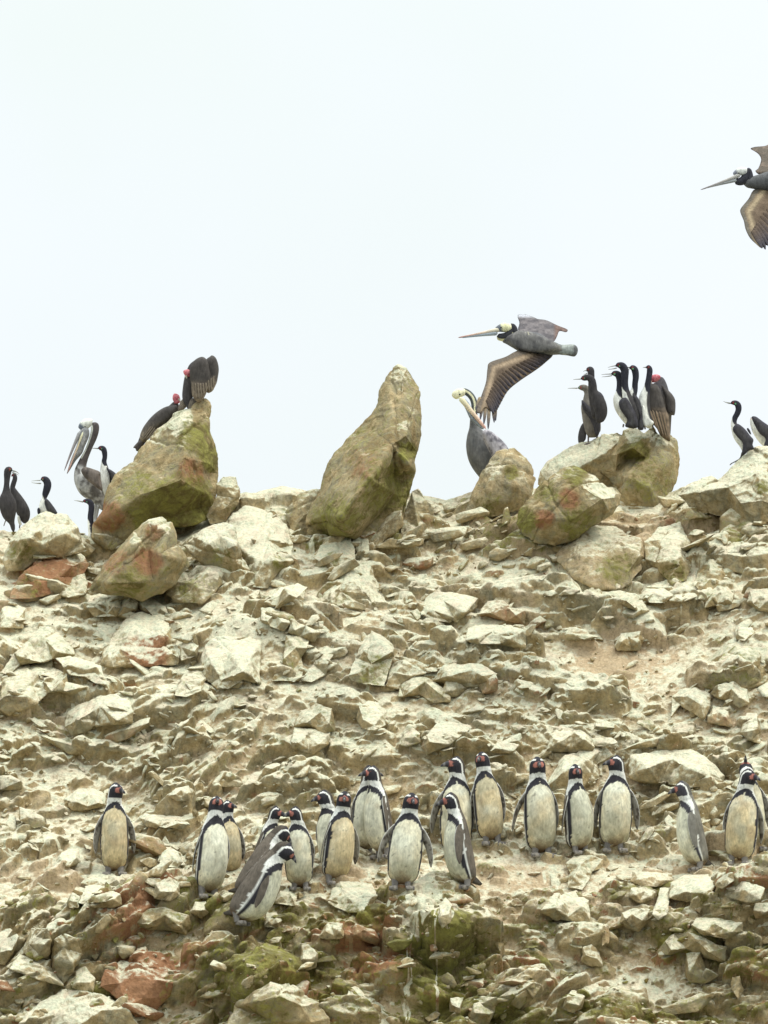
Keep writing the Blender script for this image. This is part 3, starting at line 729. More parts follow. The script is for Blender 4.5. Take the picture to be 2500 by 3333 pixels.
STONES = [
 ('A',[(340,1625),(400,1560),(460,1500),(530,1480),(555,1560),(545,1630),(430,1650)],(.3,.4,0,.1)),
 ('E',[(20,510),(120,420),(230,390),(295,410),(270,490),(200,530),(60,530)],(.5,.2,0,0)),
 ('E',[(790,1040),(820,930),(850,850),(900,850),(1000,880),(1050,900),(1090,950),(960,980),(890,1030),(870,1060)],(.3,.3,0,.1)),
 ('E',[(870,1110),(885,1040),(960,960),(1070,990),(1100,1010),(1200,1080),(1205,1140),(1100,1150),(1000,1100),(900,1110)],(.25,.4,.1,.2)),
 ('E',[(210,1300),(250,1200),(350,1150),(450,1180),(478,1260),(470,1330),(400,1340),(300,1300)],(.25,.4,.15,.1)),
 ('E',[(600,1250),(620,1170),(680,1130),(760,1150),(800,1200),(790,1290),(720,1325),(640,1315)],(.35,.3,0,.15)),
 ('E',[(1010,590),(1040,480),(1100,440),(1250,450),(1380,480),(1375,540),(1280,600),(1200,640),(1100,625)],(.6,.05,0,.05)),
 ('E',[(1370,590),(1440,500),(1530,495),(1600,540),(1680,560),(1680,650),(1560,630),(1450,600)],(.15,.1,.6,.1)),
 ('D',[(1110,880),(1150,800),(1240,800),(1262,880),(1255,945),(1150,980)],(.4,.1,.1,.1)),
 ('D',[(350,960),(450,945),(560,970),(640,1010),(680,1135),(600,1120),(540,1080),(440,1070),(400,1010)],(.6,.05,0,0)),
 ('D',[(0,1290),(10,1080),(100,1000),(220,990),(330,960),(350,1020),(430,1060),(430,1160),(300,1190),(240,1250),(100,1300),(60,1330)],(.2,.35,.2,.3)),
 ('D',[(0,1060),(90,930),(180,850),(250,760),(320,760),(400,830),(470,900),(475,940),(330,970),(280,990),(130,1000),(60,1070)],(.3,.4,.1,.1)),
 ('D',[(405,1400),(420,1310),(500,1250),(640,1200),(740,1190),(820,1230),(845,1300),(840,1370),(720,1380),(600,1395),(560,1420),(450,1460)],(.6,.05,0,0)),
 ('D',[(1280,990),(1300,880),(1350,830),(1500,820),(1659,850),(1659,1130),(1550,1100),(1450,1160),(1380,1160),(1300,1090)],(.5,.12,0,.1)),
 ('D',[(1100,1200),(1150,1090),(1220,1020),(1300,1000),(1315,1080),(1280,1170),(1180,1210)],(.2,.3,.1,.3)),
 ('H',[(1040,1240),(1050,1110),(1100,1060),(1200,1050),(1290,1090),(1295,1170),(1250,1250),(1170,1210),(1100,1160)],(.45,.05,.1,.1)),
 ('H',[(1290,1090),(1340,1030),(1440,1010),(1530,1060),(1540,1150),(1480,1180),(1400,1130),(1320,1110)],(.45,.2,.1,.1)),
 ('H',[(1270,1230),(1310,1160),(1410,1200),(1435,1300),(1360,1290),(1280,1270)],(.2,.0,.45,.2)),
 ('H',[(1480,1340),(1520,1210),(1590,1210),(1615,1330),(1610,1410),(1530,1380)],(.25,.0,.35,.2)),
 ('H',[(250,1450),(280,1350),(340,1290),(420,1285),(500,1340),(555,1430),(540,1455),(400,1465)],(.35,.15,0,.15)),
 ('S',[(300,420),(380,290),(440,200),(560,160),(690,150),(730,200),(640,250),(650,340),(500,420)],(.45,.1,0,.1)),
 ('S',[(820,330),(830,200),(960,180),(1200,150),(1300,210),(1395,330),(1385,385),(1200,400),(1000,370),(860,345)],(.45,.03,.05,.2)),
 ('H',[(680,790),(720,700),(850,690),(875,740),(840,810),(700,815)],(.4,.15,.05,.15)),
 ('H',[(730,580),(760,500),(860,490),(905,560),(800,610)],(.4,.4,0,0)),
 ('H',[(840,490),(880,420),(1000,420),(1065,460),(1000,515),(900,510)],(.6,.2,0,0)),
 ('H',[(1030,500),(1080,420),(1160,415),(1212,470),(1110,510)],(.55,.2,0,0)),
 ('H',[(1215,490),(1230,420),(1300,408),(1325,440),(1280,495)],(.5,.3,0,0)),
 ('H',[(1250,550),(1290,440),(1340,398),(1400,410),(1442,460),(1430,515),(1330,530)],(.4,.45,0,0)),
 ('H',[(1520,510),(1540,430),(1620,420),(1700,420),(1700,570),(1600,560)],(.55,.15,0,0)),
 ('H',[(1450,730),(1470,660),(1560,670),(1575,705),(1510,755),(1460,745)],(.3,.3,.1,.1)),
 ('D',[(550,640),(570,560),(650,548),(780,555),(765,640),(740,695),(600,700)],(.6,.05,.05,.1)),
 ('D',[(748,695),(790,600),(830,570),(882,610),(870,660)],(.5,.2,.05,.2)),
 ('D',[(888,600),(960,580),(1060,640),(1075,690),(970,690),(888,650)],(.7,.1,0,0)),
 ('D',[(0,770),(10,640),(90,610),(165,640),(150,770),(60,770)],(.4,.2,.05,.1)),
 ('E',[(1090,1010),(1160,910),(1400,900),(1505,960),(1450,1040),(1200,1040)],(.6,.0,0,.1)),
 ('E',[(1300,750),(1310,670),(1360,650),(1500,650),(1680,680),(1680,800),(1530,775),(1380,775)],(.6,.02,0,.05)),
 ('E',[(0,620),(0,545),(60,540),(160,570),(185,640),(150,695),(60,665)],(.5,.2,.05,0)),
 ('E',[(170,700),(190,610),(260,640),(380,700),(340,765),(240,735)],(.55,.1,0,0)),
 ('E',[(60,1010),(120,900),(150,820),(160,720),(220,715),(300,740),(292,800),(255,860),(272,930),(250,1010)],(.3,.45,0,.1)),
 ('E',[(250,1010),(330,900),(370,800),(420,780),(472,820),(422,900),(412,970),(320,1020)],(.35,.2,.1,.1)),
 ('E',[(1010,1430),(1050,1350),(1130,1260),(1330,1290),(1345,1305),(1200,1415),(1050,1480)],(.2,.05,.35,.2)),
 ('E',[(888,1420),(900,1330),(950,1290),(1012,1340),(1012,1400),(920,1425)],(.3,.4,.1,0)),
 ('E',[(190,1400),(210,1300),(300,1310),(440,1335),(432,1410),(330,1475),(200,1435)],(.25,.1,.3,.2)),
 ('K',[(370,120),(420,65),(540,60),(612,90),(605,150),(545,170),(530,210),(480,290),(380,270),(400,180)],(.3,.25,0,.2)),
 ('K',[(785,230),(800,165),(930,172),(1050,180),(1062,225),(950,268),(850,260)],(.25,.1,.05,.5)),
 ('K',[(1320,260),(1340,170),(1440,175),(1450,225),(1370,280)],(.4,.1,.15,.2)),
 ('K',[(920,440),(960,330),(970,270),(1040,268),(1035,350),(1022,440),(960,480)],(.4,.2,.05,.2)),
 ('K',[(215,420),(300,310),(440,288),(522,350),(535,490),(420,485),(300,475)],(.3,.25,.05,.2)),
 ('K',[(775,330),(790,275),(880,265),(950,300),(930,350),(850,370)],(.3,.15,.05,.35)),
 ('K',[(715,500),(730,430),(800,400),(910,410),(915,470),(840,550),(760,530)],(.3,.2,.05,.3)),
 ('K',[(1170,510),(1200,460),(1350,470),(1500,490),(1505,550),(1400,600),(1250,570)],(.25,.45,0,.1)),
 ('K',[(950,680),(1000,610),(1060,560),(1150,548),(1270,600),(1400,650),(1395,750),(1250,720),(1140,660),(1020,700)],(.25,.4,.1,.2)),
 ('K',[(1130,820),(1140,690),(1230,680),(1260,780),(1350,830),(1260,880),(1160,870)],(.3,.4,.1,.1)),
 ('K',[(1420,910),(1430,840),(1480,830),(1505,920),(1470,980)],(.3,.3,0,.1)),
 ('K',[(470,740),(480,650),(540,630),(590,680),(610,770),(540,770)],(.4,.05,0,.3)),
 ('K',[(20,1010),(60,920),(130,870),(220,900),(160,980),(80,1040)],(.2,.5,.05,.1)),
 ('K',[(350,1040),(380,960),(420,920),(500,960),(480,1040),(420,1070)],(.3,.4,.05,.1)),
 ('J',[(1125,490),(1135,390),(1170,332),(1212,380),(1205,495),(1150,530)],(.35,.3,.05,.1)),
 ('J',[(18,520),(30,430),(100,425),(135,480),(105,530)],(.3,.4,0,.1)),
 ('J',[(360,590),(420,490),(520,495),(530,590),(450,600)],(.15,.3,.35,.1)),
 ('J',[(540,590),(600,500),(720,540),(760,600),(740,640),(640,600)],(.05,.2,.7,.1)),
 ('J',[(1310,1100),(1350,960),(1500,965),(1490,1060),(1450,1140),(1340,1150)],(.25,.45,.1,.1)),
 ('J',[(1195,1060),(1200,970),(1285,968),(1265,1070)],(.35,.3,0,.1)),
 ('J',[(240,760),(260,640),(300,630),(360,690),(350,780),(290,800)],(.2,.4,.1,.1)),
 ('J',[(85,370),(120,290),(170,270),(230,330),(220,390)],(.3,.3,.05,.1)),
 ('I',[(35,780),(130,700),(310,730),(335,790),(410,900),(250,860),(60,790)],(.2,.3,.2,.2)),
 ('I',[(325,720),(340,600),(400,560),(480,590),(525,690),(465,820),(400,890),(335,790)],(.4,.2,.1,.1)),
 ('I',[(140,690),(150,640),(200,530),(300,530),(322,600),(312,730),(220,715)],(.3,.2,.15,.2)),
 ('I',[(455,910),(480,800),(540,768),(605,850),(595,945),(520,930)],(.3,.4,0,.1)),
 ('I',[(495,370),(540,260),(640,255),(765,315),(775,380),(700,400),(600,395)],(.3,.1,.2,.2)),
 ('I',[(845,500),(870,420),(1050,395),(1200,450),(1215,510),(1185,575),(1040,540),(920,530)],(.2,.5,.05,.1)),
 ('I',[(975,340),(990,250),(1070,200),(1145,240),(1145,320),(1080,360)],(.35,.1,0,.3)),
 ('I',[(505,245),(600,158),(700,170),(792,220),(775,270),(640,275)],(.35,.1,0,.2)),
 ('I',[(420,370),(460,300),(510,330),(500,400),(440,400)],(.2,.5,.1,0)),
 ('I',[(1010,130),(1020,60),(1070,15),(1130,40),(1160,110),(1130,150)],(.5,.2,0,0)),
 ('I',[(1210,430),(1240,360),(1310,355),(1330,430),(1280,470)],(.2,.4,0,.2)),
 ('I',[(600,560),(620,490),(680,440),(710,470),(640,560)],(.2,.2,.2,.1)),
 ('I',[(-20,760),(-20,560),(60,530),(120,580),(80,700),(30,760)],(.5,.2,0,0)),
 ('P',[(20,480),(120,400),(240,390),(350,430),(330,520),(220,560),(80,560)],(.65,.05,0,0)),
 ('P',[(760,830),(800,760),(850,850),(930,900),(960,990),(860,990),(740,960)],(.5,.2,0,0)),
 ('P',[(600,620),(640,590),(800,600),(920,610),(1000,670),(940,710),(800,700),(660,690)],(.4,.05,.1,.2)),
 ('P',[(820,450),(880,390),(980,370),(1015,430),(990,490),(880,490)],(.4,.1,.1,.2)),
 ('P',[(-80,1000),(0,880),(130,850),(150,960),(60,1000)],(.5,.05,0,.1)),
]
for k, (f, ol, tv) in enumerate(STONES):
    stone(f, ol, (), tv, (), 100 + k, push=-.07, rough=.8)

# ------------------------------------------------------------------ loose angular stones and rubble on the slope
def hull_points(rnd, flat):
    pts = []
    for _ in range(rnd.randint(9, 15)):
        v = Vector((rnd.gauss(0, 1), rnd.gauss(0, 1), rnd.gauss(0, 1))).normalized()
        m = max(abs(v.x), abs(v.y), abs(v.z))
        v = v * (.55 + .45 / m * rnd.uniform(.75, 1.0))
        pts.append((v.x * .5, v.y * .38, v.z * .5 * flat))
    return pts

def hull_mesh(rnd, flat):
    bm = bmesh.new()
    for p in hull_points(rnd, flat): bm.verts.new(p)
    r = bmesh.ops.convex_hull(bm, input=bm.verts)
    bmesh.ops.delete(bm, geom=[e for e in set(r['geom_interior'] + r['geom_unused']) if isinstance(e, bmesh.types.BMVert)], context='VERTS')
    bmesh.ops.triangulate(bm, faces=bm.faces)
    bm.verts.index_update()
    V = np.array([v.co[:] for v in bm.verts]); T = np.array([[v.index for v in f.verts] for f in bm.faces])
    bm.free()
    return V, T

def slope_frame(px, py):
    h = hit(px, py)
    return h, None

rnd = random.Random(99)
BASES = [(460, 1770, 330), (1200, 1765, 330), (1560, 1690, 200), (1830, 1770, 260), (2130, 1665, 160), (120, 1830, 150), (200, 1940, 220), (470, 1940, 260), (660, 1880, 200), (740, 1820, 120), (2380, 1690, 300), (1330, 1770, 120), (1000, 1750, 100)]
placed = 0
tries = 0
PENG_BOX = [(290, 460, 2540, 2870), (590, 1620, 2480, 2990), (1640, 2110, 2450, 2870), (2160, 2500, 2440, 2900)]
def base_stones():
    for (bx, by, w) in BASES:
        for q in range(max(2, int(w / 55))):
            yield bx + rnd.uniform(-.5, .5) * w, by + rnd.uniform(-12, 26)
BASE_LIST = list(base_stones())[:78]
while placed < 205 and tries < 4000:
    tries += 1
    px = rnd.uniform(-80, 2580); py = rnd.uniform(1690, 3330)
    at_base = bool(BASE_LIST)
    if at_base: px, py = BASE_LIST.pop()
    elif any(a < px < b and c < py < d for a, b, c, d in PENG_BOX): continue
    if not at_base and rnd.random() < .6 and 1800 < px < 2290 and 2100 < py < 2275: continue
    if not at_base and py > 2960 and rnd.random() < .6: continue
    h, nrm = slope_frame(px, py)
    if h is None or h.y > 4.2: continue
    size = .125 * math.exp(rnd.gauss(0, .45))
    if py > 3000: size *= .9
    if at_base: size *= 1.15
    size = min(size, .34)
    V, T = hull_mesh(rnd, rnd.uniform(.28, .62))
    lv = 3 if size > .1 else 2
    V, T = subdivide(V, T, lv, .04, 2)
    V = V * size * np.array([rnd.uniform(1.1, 2.0), 1.0, 1.0])
    dip = (-.25 if px > 800 else .15) + rnd.gauss(0, .25)
    M = Matrix.Rotation(rnd.gauss(0, .5), 3, 'Z') @ Matrix.Rotation(dip, 3, 'Y') @ Matrix.Rotation(R(rnd.uniform(5, 50)), 3, 'X')
    V = V @ np.array(M).T
    N = vnormals(V, T)
    off = rnd.uniform(0, 50)
    V = V + N * ((.07 * size * (fbm(V / size * 2.2 + off, 3, 5) - .5)) + .006 * (fbm(V * 45 + off, 3, 6) - .5))[:, None]
    t0 = tone(py)
    TT = np.tile(np.array(t0, np.float32), (len(V), 1))
    me = mesh_np('stone', V, T, {'tint': TT})
    o = bpy.data.objects.new('stone', me); col.objects.link(o); me.materials.append(ROCK)
    o.location = h + Vector((0, -.10 * size, .12 * size)) ; o.parent = slope
    ROCKGEO.append((V + np.array(o.location), T))
    placed += 1

# the countless smaller broken slabs between them: one mesh
def scatter(name, n, size0, sig, levels, nvar, flat, relief, smax, emb=.12):
    variants = []
    for k in range(nvar):
        V, T = hull_mesh(rnd, rnd.uniform(*flat))
        V, T = subdivide(V, T, levels, .05, 1)
        if relief: V = V + vnormals(V, T) * (relief * (fbm(V * 3 + k * 7, 3, k) - .5))[:, None]
        variants.append((V, T))
    A, B, C = [], [], []
    nv = 0
    for k in range(n):
        px = rnd.uniform(-120, 2620); py = rnd.uniform(1640, 3370)
        h = hit(px, py)
        if h is None or h.y > 4.6: continue
        i, j = min(np.searchsorted(Vv, vof(py)), nRR - 1), min(np.searchsorted(Uu, uof(px)), nC - 1)
        if rnd.random() < SM[i, j] * .8: continue
        if py > 2930 and rnd.random() < .72: continue
        size = min(size0 * math.exp(rnd.gauss(0, sig)), smax)
        V, T = variants[rnd.randrange(nvar)]
        dip = (-.28 if px > 800 else .1) + rnd.gauss(0, .3)
        M = Matrix.Rotation(dip, 3, 'Y') @ Matrix.Rotation(R(rnd.uniform(10, 60)), 3, 'X') @ Matrix.Rotation(rnd.uniform(0, 6.28), 3, 'Z')
        V = (V * size * np.array([rnd.uniform(1, 1.9), 1, 1])) @ np.array(M).T + np.array(h) + np.array([0, emb * -size, emb * size])
        A.append(V); B.append(T + nv); nv += len(V)
        C.append(np.tile(np.array(tone(py), np.float32), (len(V), 1)))
    me = mesh_np(name, np.concatenate(A), np.concatenate(B), {'tint': np.concatenate(C)}, smooth=levels > 1)
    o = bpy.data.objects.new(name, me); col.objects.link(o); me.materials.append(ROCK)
    o.parent = slope; o['kind'] = 'stuff'
scatter('broken_slabs', 1450, .070, .55, 2, 26, (.2, .55), .10, .19, .07)

# countless chips and pebbles: one mesh
variants = []
for k in range(14):
    V, T = hull_mesh(rnd, rnd.uniform(.4, .8))
    V, T = subdivide(V, T, 1, .1, 1)
    variants.append((V, T))
VV_, TT_, CC_ = [], [], []
nv = 0
for k in range(2400):
    px = rnd.uniform(-100, 2600); py = rnd.uniform(1650, 3360)
    h = hit(px, py)
    if h is None or h.y > 4.6: continue
    size = .026 * math.exp(rnd.gauss(0, .5))
    V, T = variants[rnd.randrange(14)]
    M = Matrix.Rotation(rnd.uniform(0, 6.28), 3, 'Z') @ Matrix.Rotation(rnd.uniform(-.7, .7), 3, 'Y') @ Matrix.Rotation(R(rnd.uniform(0, 60)), 3, 'X')
    V = (V * size) @ np.array(M).T + np.array(h) + np.array([0, -.15 * size, .15 * size])
    VV_.append(V); TT_.append(T + nv); nv += len(V)
    CC_.append(np.tile(np.array(tone(py), np.float32), (len(V), 1)))
me = mesh_np('rubble', np.concatenate(VV_), np.concatenate(TT_), {'tint': np.concatenate(CC_)}, smooth=False)
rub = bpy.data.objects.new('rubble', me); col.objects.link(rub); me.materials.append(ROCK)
rub.parent = slope; rub['kind'] = 'stuff'

_RV, _RT, _n = [], [], 0
for V, T in ROCKGEO:
    _RV.append(V); _RT.append(T + _n); _n += len(V)
RBVH = BVHTree.FromPolygons(np.concatenate(_RV).tolist(), np.concatenate(_RT).tolist())
def hit_all(px, py):
    o, d = Vector((0, CAM_Y, CAM_Z)), ray(px, py).normalized()
    a, b_ = BVH.ray_cast(o, d, 300), RBVH.ray_cast(o, d, 300)
    c = [r for r in (a, b_) if r[0] is not None]
    return min(c, key=lambda r: r[3])[0] if c else None

# ------------------------------------------------------------------ feathers and skin
def bird_material(name, rough=.75, bump=.006, scale=60, stretch=(1, 1, .35), mott=.35):
    m, n, b = new_mat(name)
    a = n.nodes.new('ShaderNodeAttribute'); a.attribute_name = 'tint'
    tc = n.nodes.new('ShaderNodeTexCoord')
    mp = n.nodes.new('ShaderNodeVectorMath'); mp.operation = 'MULTIPLY'; mp.inputs[1].default_value = stretch
    n.links.new(tc.outputs['Object'], mp.inputs[0])
    f = noise(n, mp.outputs[0], scale, 5, .65)
    f2 = noise(n, tc.outputs['Object'], 14, 4, .6)
    c = mixc(n, 1.0, a.outputs['Color'], ramp(n, f, [(.25, 1 - mott), (.75, 1 + mott)]), 'MULTIPLY')
    c = mixc(n, 1.0, c, ramp(n, f2, [(.3, .82), (.7, 1.15)]), 'MULTIPLY')
    n.links.new(c, b.inputs['Base Color'])
    b.inputs['Roughness'].default_value = rough
    b.inputs['Specular IOR Level'].default_value = .12
    bp = n.nodes.new('ShaderNodeBump'); bp.inputs['Strength'].default_value = .6; bp.inputs['Distance'].default_value = bump
    n.links.new(f, bp.inputs['Height']); n.links.new(bp.outputs[0], b.inputs['Normal'])
    return m
FEATHER = bird_material('plumage')
SKIN = bird_material('horn_and_skin', .45, .002, 90, (1, 1, 1), .12)

BLK = np.array((.030, .028, .032)); GUN = np.array((.034, .034, .045)); GRB = np.array((.15, .13, .11))
WHT = np.array((.80, .79, .72)); PNK = np.array((.66, .17, .15)); GRY = np.array((.21, .21, .22))
BRN = np.array((.15, .105, .07)); TANF = np.array((.36, .27, .17)); CRM = np.array((.80, .75, .48)); HORN = np.array((.33, .34, .33))

def catmull(P, n):
    P = np.asarray(P, float)
    d = np.concatenate([[0], np.cumsum(np.linalg.norm(np.diff(P[:, :2], axis=0), axis=1) ** .5)])
    Q = np.concatenate([[2 * P[0] - P[1]], P, [2 * P[-1] - P[-2]]])
    out = []
    for t in np.linspace(0, d[-1], n):
        i = min(max(np.searchsorted(d, t) - 1, 0), len(P) - 2)
        u = (t - d[i]) / (d[i + 1] - d[i])
        a, b_, c, e = Q[i], Q[i + 1], Q[i + 2], Q[i + 3]
        out.append(.5 * (2 * b_ + (c - a) * u + (2 * a - 5 * b_ + 4 * c - e) * u * u + (3 * b_ - a - 3 * c + e) * u ** 3))
    return np.array(out)

def loft(f, pts, Y, n=46, m=26, rw=.85, cap=True, yshift=None):
    """round body along a spine traced in the photograph; pts = (x, y, half thickness[, sideways depth in m])
    returns V, T, s (0..1 along the spine), c (cos of the angle round it, +1 on the left of the direction of travel)"""
    P = [tuple(p) + (0,) * (4 - len(p)) for p in pts]
    x0, y0, k = FR[f]
    P = np.array([(x0 + p[0] * k, y0 + p[1] * k, max(p[2] * k, .5), p[3]) for p in P], float)
    C = catmull(P, n)
    C[:, 2] = np.maximum(C[:, 2], .4)
    if cap:   # round the ends off
        e = np.linspace(0, 1, n)
        C[:, 2] *= np.sqrt(np.clip(e / .05, .02, 1)) * np.sqrt(np.clip((1 - e) / .05, .02, 1))
    W = at(C[:, 0], C[:, 1], Y + C[:, 3])
    ppm = FPX / (Y - CAM_Y)
    rr = C[:, 2] / ppm
    tg = np.gradient(W, axis=0); tg /= np.linalg.norm(tg, axis=1, keepdims=True)
    side = np.array([0, 1.0, 0])                       # away from the viewer
    lat = np.cross(tg, side); lat /= np.linalg.norm(lat, axis=1, keepdims=True)
    dep = np.cross(lat, tg)
    th = np.linspace(0, 2 * np.pi, m, endpoint=False)
    V = W[:, None, :] + rr[:, None, None] * (np.cos(th)[None, :, None] * -lat[:, None, :] * -1 + rw * np.sin(th)[None, :, None] * dep[:, None, :])
    V = V.reshape(-1, 3)
    ii = np.arange(n * m).reshape(n, m)
    jj = np.roll(ii, -1, 1)
    T = np.concatenate([np.stack([ii[:-1], jj[:-1], jj[1:]], -1).reshape(-1, 3), np.stack([ii[:-1], jj[1:], ii[1:]], -1).reshape(-1, 3)])
    V = np.concatenate([V, W[:1], W[-1:]])
    a, b_ = n * m, n * m + 1
    T = np.concatenate([T, np.stack([np.full(m, a), jj[0], ii[0]], 1), np.stack([np.full(m, b_), ii[-1], jj[-1]], 1)])
    s = np.concatenate([np.repeat(np.linspace(0, 1, n), m), [0, 1]])
    c = np.concatenate([np.tile(np.cos(th), n), [0, 0]])
    # sign of c: +1 where the surface lies to the image left of the spine
    return V, T, s, c

def orient(V, T):
    N = vnormals(V, T); C = V.mean(0)
    return T if ((V - C) * N).sum() > 0 else T[:, ::-1]

def pad(f, outline, Y, bulge=.03, thick=.02, yfun=None, grid=None, stripes=None, sm=True):
    """a folded wing, web or pouch: outline traced, domed towards the viewer, closed behind; returns V, T, P2, edge distance 0..1"""
    O = fr(f, outline)
    O2 = np.array([p[:2] for p in O])
    if sm:
        Oc = np.concatenate([O2[-2:], O2, O2[:2]])
        O2 = catmull(Oc, len(O2) * 4 + 13)
        # keep one turn only
        d = np.linalg.norm(O2 - Oc[2], axis=1); i0 = int(np.argmin(d[:len(d) // 2]))
        d2 = np.linalg.norm(O2 - Oc[-2], axis=1); i1 = len(d2) // 2 + int(np.argmin(d2[len(d2) // 2:]))
        O2 = O2[i0:i1]
    mn, mx = O2.min(0), O2.max(0)
    g = grid or max(2.2, (mx - mn).max() / 26.)
    xs = np.arange(mn[0] + g / 2, mx[0], g); ys = np.arange(mn[1] + g / 2, mx[1], g)
    n = len(O2)
    A, B = O2, np.roll(O2, -1, 0)
    def edist(p):
        ab = B - A; t = np.clip(((p - A) * ab).sum(1) / np.maximum((ab ** 2).sum(1), 1e-9), 0, 1)
        return np.min(np.linalg.norm(p - (A + ab * t[:, None]), axis=1))
    def inside(p):
        c = False
        for a, b_ in zip(A, B):
            if (a[1] > p[1]) != (b_[1] > p[1]) and p[0] < (b_[0] - a[0]) * (p[1] - a[1]) / (b_[1] - a[1]) + a[0]: c = not c
        return c
    I = [(x + g * .2 * math.sin(7 * yy), yy) for x in xs for yy in ys if inside((x, yy))]
    I = [p for p in I if edist(np.array(p)) > g * .45]
    pts = [Vector((p[0], -p[1])) for p in O2] + [Vector((p[0], -p[1])) for p in I]
    vo, eo, fo, ov, oe, of = geometry.delaunay_2d_cdt(pts, [(i, (i + 1) % n) for i in range(n)], [], 1, 1e-4)
    P2 = np.array([(v.x, -v.y) for v in vo])
    T = np.array([t for t in fo if len(t) == 3])
    ed = np.array([edist(p) for p in P2]); ed[ed < 1e-3] = 0
    e = ed / max(ed.max(), 1e-6)
    dome = np.sqrt(np.clip(1 - (1 - np.clip(e * 1.3, 0, 1)) ** 2, 0, 1))
    Yv = np.full(len(P2), Y) + (yfun(P2[:, 0], P2[:, 1]) if yfun else 0)
    rel = 0
    if stripes:
        ang, per = stripes
        ph = (P2[:, 0] * math.cos(ang) + P2[:, 1] * math.sin(ang)) / per
        rel = .0025 * np.abs((ph % 1) - .5) * 2
    Vf = at(P2[:, 0], P2[:, 1], Yv - bulge * dome - rel)
    Vb = at(P2[:, 0], P2[:, 1], Yv + thick * dome)
    nV = len(P2)
    on = np.where(ed == 0)[0]
    remap = np.arange(nV) + nV
    remap[on] = on
    V = np.concatenate([Vf, Vb])
    T2 = remap[T][:, ::-1]
    T = np.concatenate([T, T2])
    f0 = vnormals(Vf, T[:len(T) // 2])
    if f0[:, 1].mean() > 0: T = T[:, ::-1]
    P2 = np.concatenate([P2, P2]); e = np.concatenate([e, e])
    used = np.unique(T); mp = -np.ones(len(V), int); mp[used] = np.arange(len(used))
    return V[used], mp[T], P2[used], e[used]

def part(name, root, V, T, C, mat=FEATHER, label=None):
    base = np.array(root.location)
    if isinstance(C, tuple) or (isinstance(C, np.ndarray) and C.ndim == 1): C = np.tile(np.array(C, float), (len(V), 1))
    me = mesh_np(name, V - base, T, {'tint': np.clip(C, 0, 1)})
    me.materials.append(mat)
    o = bpy.data.objects.new(name, me); col.objects.link(o); o.parent = root
    if label: o['label'] = label
    return o

def blend(a, b_, t):
    t = np.clip(t, 0, 1)[:, None]
    return a * (1 - t) + b_ * t

def stick(f, root, name, p, q, r0, r1, Y, c0, c1=None, mat=SKIN, y1=0, bend=0, rw=.9, n=12, m=12):
    mx_, my_ = (p[0] + q[0]) / 2, (p[1] + q[1]) / 2
    L = math.hypot(q[0] - p[0], q[1] - p[1])
    nx, ny = -(q[1] - p[1]) / L, (q[0] - p[0]) / L
    V, T, s, c = loft(f, [(p[0], p[1], r0), (mx_ + nx * bend, my_ + ny * bend, (r0 + r1) / 2, y1 / 2), (q[0], q[1], r1, y1)], Y, n, m, rw)
    T = orient(V, T)
    return part(name, root, V, T, blend(np.array(c0, float), np.array(c1 if c1 is not None else c0, float), s), mat)

def eye(f, root, x, y, r, Y, c=(.02, .015, .01)):
    V, T, s, cc = loft(f, [(x - r, y, r * .6), (x, y, r), (x + r, y, r * .6)], Y, 8, 10, 1.0)
    return part('eye', root, V, orient(V, T), c, SKIN)

SPOTS = lambda P, sc, sd: fbm(P * sc, 3, sd)

